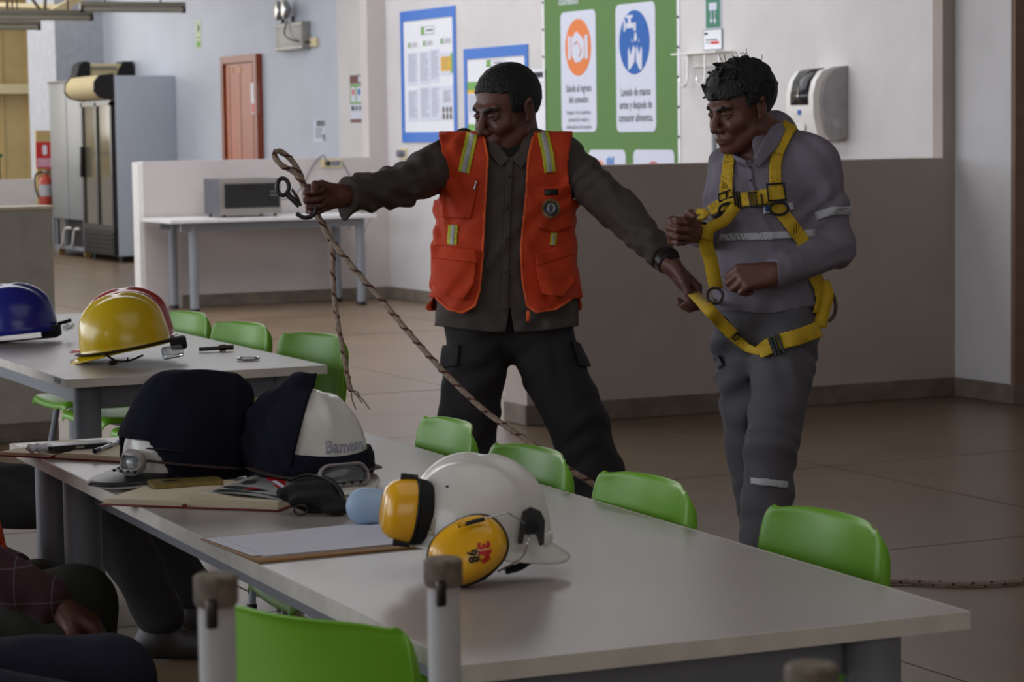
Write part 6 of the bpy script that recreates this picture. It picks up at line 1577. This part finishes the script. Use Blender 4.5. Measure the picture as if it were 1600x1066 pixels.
# ------------------------------------------------------------------ notebooks, phones, clipboard
M_cover = mat('dark_red_cover', (110, 28, 34), 0.55, var=0.04); M_page = mat('cream_page', (214, 202, 178), 0.8, var=0.02, bump=0.1, bscale=8)
M_pedge = mat('page_edges', (206, 186, 166), 0.8, var=0.12, scale=300, stretch=(1, 1, 14))
def book(label, a, xd, dep, wl, wr, tl=0.010, tr_=0.016, rise=0.0):
    x = Vector((xd[0], xd[1], 0)).normalized()
    o = thing('notebook', label, 'book', (a[0], a[1], 0.7405), atan2(x.y, x.x))
    MB().b2((-0.006, -0.005, 0), (wl, dep+0.005, 0.003), bev=0.001).b2((wl+0.001, -0.005, 0), (wl+wr+0.006, dep+0.005, 0.003), bev=0.001).build('cover', M_cover, o)
    MB().tube([(wl, -0.005, 0.004), (wl, dep+0.005, 0.004)], 0.0045, 10).build('spine', M_cover, o)
    for x0, x1, t, nm in ((0, wl, tl, 0), (wl, wl+wr, tr_, 1)):
        N = 14; rows = []
        for y in (0, dep):
            lo = []; up_ = []
            for i in range(N+1):
                u = i/N; w = u if nm else 1-u      # distance from the spine
                h = 0.0032+t*(1-0.30*w)*min(1, 0.25+w*5.0)+rise*nm*math.exp(-((w-0.22)/0.2)**2)
                up_.append(Vector((x0+(x1-x0)*u, y, h))); lo.append(Vector((x0+(x1-x0)*u, y, 0.0031)))
            rows.append(up_+lo[::-1])
        mb = MB(); mb.grid(rows, closed_u=True)
        vs = list(mb.bm.verts); n2 = len(rows[0])
        mb.bm.faces.new(vs[:n2][::-1]); mb.bm.faces.new(vs[n2:])
        pg = mb.build('page_block', M_page, o, angle=30)
        for k in range(3):
            z = 0.0034+t*(0.2+0.22*k)
            MB().b2((min(x0, x1)+0.012, -0.0006, z), (max(x0, x1)-0.004, -0.0001, z+0.0004)).build('page_line', M_pedge, pg, smooth=False)
    return o
N1 = book('open notebook with dark red cover at the far left corner, under the black phone', (1.325, 5.392), (0.63, -0.777), 0.235, 0.145, 0.17, 0.008, 0.012)
N2 = book('open notebook with dark red cover carrying a gold phone and a printed picture page', (1.316, 4.563), (0.724, -0.69), 0.27, 0.168, 0.185, 0.012, 0.020, 0.006)
# picture page on the right half of notebook 2
def npage(o, x0, x1, y0, y1, z, m, name, pts=None, t=0.0005, parent=None):
    mb = MB()
    if pts: mb.prism([(x0+(x1-x0)*u, y0+(y1-y0)*v) for u, v in pts], t, Matrix.Translation((0, 0, z)))
    else: mb.b2((x0, y0, z), (x1, y1, z+t))
    return mb.build(name, m, parent or o, smooth=False)
cl = thing('picture_page', 'glossy grey printed page with red and dark equipment pictures, lying in the open notebook', 'paper', N2.location, N2.rotation_euler.z)
zt = 0.0215
pgm = MB(); rows = []
for v in (0.02, 0.27):
    rows.append([Vector((0.20+0.155*u, v, 0.0275-0.011*u+0.004*sin(u*3))) for u in np.linspace(0, 1, 9)])
pg = pgm.grid(rows).build('sheet', mat('glossy_grey_sheet', (150, 150, 152), 0.35, var=0.1, scale=30), cl, solid=0.0006)
def on_pg(pts, m, name='printed_picture', k=0.0012):
    mb = MB(); q = [Vector((0.20+0.155*u, 0.02+0.25*v, 0.0275-0.011*u+0.004*sin(u*3)+k)) for u, v in pts]
    mb.bm.faces.new([mb.bm.verts.new(x) for x in q]); mb.build(name, m, pg, solid=0.0004, smooth=False)
dk = mat('dark_green_print', (48, 58, 54), 0.5, var=0.2, scale=80); rd = mat('red_glossy_print', (170, 30, 34), 0.4, var=0.1)
on_pg([(0.25, 0.95), (0.35, 0.98), (0.88, 0.42), (0.98, 0.22), (0.86, 0.20), (0.72, 0.34), (0.2, 0.82)], rd)
on_pg([(0.05, 0.05), (0.12, 0.02), (0.95, 0.05), (0.96, 0.12), (0.6, 0.10), (0.3, 0.16), (0.1, 0.14)], dk); on_pg([(0.02, 0.28), (0.10, 0.22), (0.5, 0.16), (0.66, 0.24), (0.4, 0.3), (0.12, 0.34)], dk)
on_pg([(0.1, 0.5), (0.2, 0.42), (0.28, 0.52), (0.18, 0.7), (0.08, 0.64)], dk); on_pg([(0.6, 0.9), (0.95, 0.72), (0.98, 0.56), (0.88, 0.5), (0.72, 0.62), (0.55, 0.8)], dk)
on_pg([(0.35, 0.2), (0.5, 0.2), (0.52, 0.27), (0.4, 0.3)], rd, k=0.002); on_pg([(0.42, 0.62), (0.9, 0.3), (0.92, 0.34), (0.44, 0.68)], M_pan, k=0.002)
# gold phone
p = G(283, 760, 0.757)
ph = thing('phone', 'gold coloured phone case on the left page of the notebook with picture page', 'phone', (p.x+0.02, p.y+0.035, 0.7545), heading(-12)+radians(6))
MB().prism(rrect(0.138, 0.072, 0.008), 0.009, Matrix.Translation((0, 0, 0))).build('case', mat('olive_gold', (132, 116, 62), 0.4, 0.3, var=0.15, scale=40), ph, angle=30)
MB().prism(rrect(0.03, 0.012, 0.004, cx=-0.03, cy=0.0), 0.0012, Matrix.Translation((0, 0, 0.009))).build('camera_plate', M_darkmetal, ph, smooth=False)
# black phone on notebook 1
p = G(112, 700, 0.757)
ph = thing('phone', 'black touch phone lying face up on the far notebook', 'phone', (p.x+0.015, p.y+0.01, 0.7565), heading(-20)+radians(4))
MB().prism(rrect(0.142, 0.072, 0.010), 0.009).build('body', M_black, ph, angle=30)
MB().prism(rrect(0.120, 0.062, 0.003), 0.0006, Matrix.Translation((0, 0, 0.0091))).build('screen', mat('screen_glass', (40, 36, 30), 0.12, var=0), ph, smooth=False)
MB().b2((-0.012, -0.0372, 0.002), (0.006, -0.0361, 0.007)).build('port', M_chrome, ph, smooth=False)
# pen
p = G(160, 703, 0.757); q = G(196, 689, 0.757)
pn_ = thing('pen', 'blue capped clear pen beside the black phone', 'pen', (p.x, p.y, 0.7605), atan2(q.y-p.y, q.x-p.x))
Lp = (q-p).length
MB().cyl((-0.02, 0, 0), (Lp*0.66, 0, 0), 0.004, n=12).build('barrel', mat('clear_barrel', (170, 184, 204), 0.2, var=0), pn_)
MB().cyl((Lp*0.661, 0, 0), (Lp, 0, 0), 0.0052, n=12).build('cap', mat('pen_blue', (30, 50, 120), 0.4), pn_)
MB().cyl((-0.05, 0, 0), (-0.0201, 0, 0), 0.0052, n=12).build('grip', mat('pen_navy', (16, 22, 56), 0.4), pn_)
# white crumpled wrapper
p = G(46, 706, 0.757)
cw = sdf_mesh('plastic_wrapper', Shape([(EL((0, 0, 0.010), (0.020, 0.014, 0.010)), 0), (EL((0.022, 0.006, 0.008), (0.014, 0.010, 0.008)), 0.01)], disp=folds(0.003, 0.014, [(1, 0, 0.3), (0, 1, 0.5)], 9)), 0.0022, mat('clear_white_plastic', (206, 210, 222), 0.25, var=0.02), None)
cw.location = (p.x+0.01, p.y, 0.7545); tag(cw, 'small crumpled white plastic wrapper left of the black phone', 'wrapper')
# clipboard with papers
cbd = thing('clipboard', 'brown hardboard clipboard with white sheets under the ear muff helmet', 'clipboard', (1.352, 3.806, 0.7402), radians(1.5))
MB().b2((0, 0, 0), (0.335, 0.275, 0.004), bev=0.001).build('board', mat('hardboard', (150, 108, 56), 0.5, var=0.08, scale=30), cbd)
for k, (x0, y0, r) in enumerate(((0.020, 0.028, 0.0), (0.006, 0.046, 1.5), (0.022, 0.03, -0.6))):
    MB().b2((0, 0, 0), (0.297, 0.210, 0.0007)).build('paper_sheet', mat('bright_paper', (214, 214, 226), 0.8, var=0.01), cbd, smooth=False, loc=(x0, y0, 0.0041+0.0009*k), rot=(0, 0, radians(r)))
MB().b2((0.31, 0.09, 0.0075), (0.333, 0.19, 0.014), bev=0.004).build('clip', M_chrome, cbd)
# black gloves / pouch
p = G(500, 808, 0.741)
gv = thing('pouch', 'black crumpled fabric pouch with a small ring between notebook and ear muffs', 'pouch', (p.x+0.01, p.y+0.045, 0.7405), heading(0))
sh = Shape([(EL((-0.005, 0.0, 0.034), (0.050, 0.030, 0.030)), 0), (RC((0.02, -0.005, 0.045), (0.048, -0.02, 0.014), 0.018, 0.013), 0.02), (RC((-0.03, 0.0, 0.045), (-0.062, -0.005, 0.036), 0.013, 0.008), 0.015), (RC((0.0, -0.02, 0.02), (0.04, -0.028, 0.012), 0.015, 0.012), 0.015)],
           disp=folds(0.0035, 0.025, [(1, 0, 0.4), (0, 1, 0.6)], 4), cut=lambda P, d: np.maximum(d, 0.001-P[:, 2]), subs=[(EL((-0.02, -0.03, 0.008), (0.028, 0.022, 0.013)), 0.01)])
sdf_mesh('fabric_body', sh, 0.0024, mat('black_fabric', (18, 18, 20), 0.7, var=0.1, bump=0.4, bscale=300), gv)
MB().tube([Vector((-0.025+0.012*cos(a), -0.032, 0.012+0.009*sin(a))) for a in np.linspace(0, 2*pi, 17)[:-1]], 0.002, 6, closed=True).build('ring', M_darkmetal, gv)
MB().tube(spline([(-0.05, 0.0, 0.06), (-0.01, -0.01, 0.072), (0.035, -0.02, 0.055), (0.052, -0.03, 0.02)], 5), 0.0028, 6).build('cord', M_black, gv)
MB().tube([Vector((0.066+0.006*cos(a), -0.02+0.006*sin(a), 0.016)) for a in np.linspace(0, 2*pi, 13)[:-1]], 0.002, 6, closed=True).build('loop', M_black, gv)

# ------------------------------------------------------------------ rope
M_rope = mat('tan_rope', (172, 152, 134), 0.85, var=0.12, scale=90, bump=0.8, bscale=220); M_roper = mat('red_rope_fleck', (92, 50, 46), 0.85, var=0.1)
def rope(label, pts, r=0.0078, cat='rope', fray=False):
    P = spline(pts, 10)
    # resample
    Q = [P[0]]
    for p in P[1:]:
        if (p-Q[-1]).length > 0.010: Q.append(p)
    o = MB().tube(Q, r, 10).build('rope', M_rope); tag(o, label, cat)
    up = None; H = []; s_ = 0
    for i in range(len(Q)):
        t = (Q[min(i+1, len(Q)-1)]-Q[max(i-1, 0)]).normalized()
        if i: s_ += (Q[i]-Q[i-1]).length
        if up is None: up = t.orthogonal()
        a = t.cross(up).normalized(); up = a.cross(t).normalized()
        an = s_/0.055*2*pi; H.append(Q[i]+(a*cos(an)+up*sin(an))*r*0.74)
    MB().tube(H, r*0.6, 6).build('red_strand', M_roper, o)
    return o, Q
hd_ = 7.02
R_ = lambda x, y, d: DP(x, y, d)
rope('long striped rope looped in the raised fist and slanting down to the floor',
     [R_(484, 318, hd_-0.03), R_(476, 296, hd_), R_(470, 282, hd_), R_(458, 268, hd_), R_(440, 258, hd_-0.01), R_(428, 243, hd_-0.01), R_(437, 236, hd_), R_(455, 250, hd_+0.01), R_(467, 268, hd_+0.012), R_(473, 284, hd_+0.012), R_(482, 302, hd_+0.01), R_(492, 325, hd_), R_(502, 348, hd_), R_(516, 374, hd_),
      R_(560, 428, hd_-0.02), R_(600, 474, hd_-0.04), R_(650, 533, hd_-0.08), R_(700, 588, hd_-0.12), R_(760, 644, hd_-0.16), R_(830, 693, hd_-0.20), R_(885, 731, hd_-0.2), R_(940, 767, hd_-0.15), R_(1000, 830, hd_), G(1090, 985, 0.03), G(1200, 945, 0.009), G(1300, 918, 0.008), G(1397, 909, 0.008), G(1500, 913, 0.008), G(1600, 908, 0.008), G(1720, 890, 0.008)])
rope('short rope end hanging straight down from the raised fist, frayed at the tip',
     [R_(478, 330, hd_+0.0), R_(494, 336, hd_+0.006), R_(506, 352, hd_+0.012), R_(519, 382, hd_+0.01), R_(520, 420, hd_+0.02), R_(522, 460, hd_+0.02), R_(528, 505, hd_+0.02), R_(536, 550, hd_+0.02), R_(545, 598, hd_+0.02), R_(549, 612, hd_+0.02)], 0.0070)
fy = bpy.data.objects['rope.001']
for k, (x, y) in enumerate(((556, 640), (566, 630), (578, 640), (562, 622))):
    MB().tube(spline([R_(549, 610, hd_+0.02), R_((549+x)/2+2*k-3, (610+y)/2-3, hd_+0.02), R_(x, y, hd_+0.02)], 5), [0.0028]*10+[0.001] if False else 0.0022, 6).build('frayed_strand', M_rope, fy)
# black descender held in the fist
ds = thing('descender', 'black metal figure-eight descender held in the raised fist', 'tool', R_(462, 300, hd_-0.05))
ds.rotation_euler = (0, 0, -PSI); dI = (Matrix.Translation(ds.location) @ Matrix.Rotation(-PSI, 4, 'Z')).inverted()
L_ = lambda x, y, d=0: dI @ R_(x, y, hd_-0.06+d)
MB().tube([L_(442+9*cos(a)-2*sin(a), 292+13*sin(a)+3*cos(a)) for a in np.linspace(0, 2*pi, 21)[:-1]], 0.0062, 10, closed=True).build('small_ring', M_black, ds)
MB().tube([L_(448, 303), L_(458, 312), L_(468, 322)], 0.008, 10).build('shank', M_black, ds)
MB().tube([L_(456, 296), L_(464, 308), L_(470, 322), L_(462, 318), L_(452, 305)], 0.005, 8, closed=True).build('side_bar', M_darkmetal, ds)
MB().tube(spline([L_(463, 334), L_(476, 340), L_(490, 336), L_(494, 322)], 5), 0.006, 8).build('large_ring', M_black, ds)
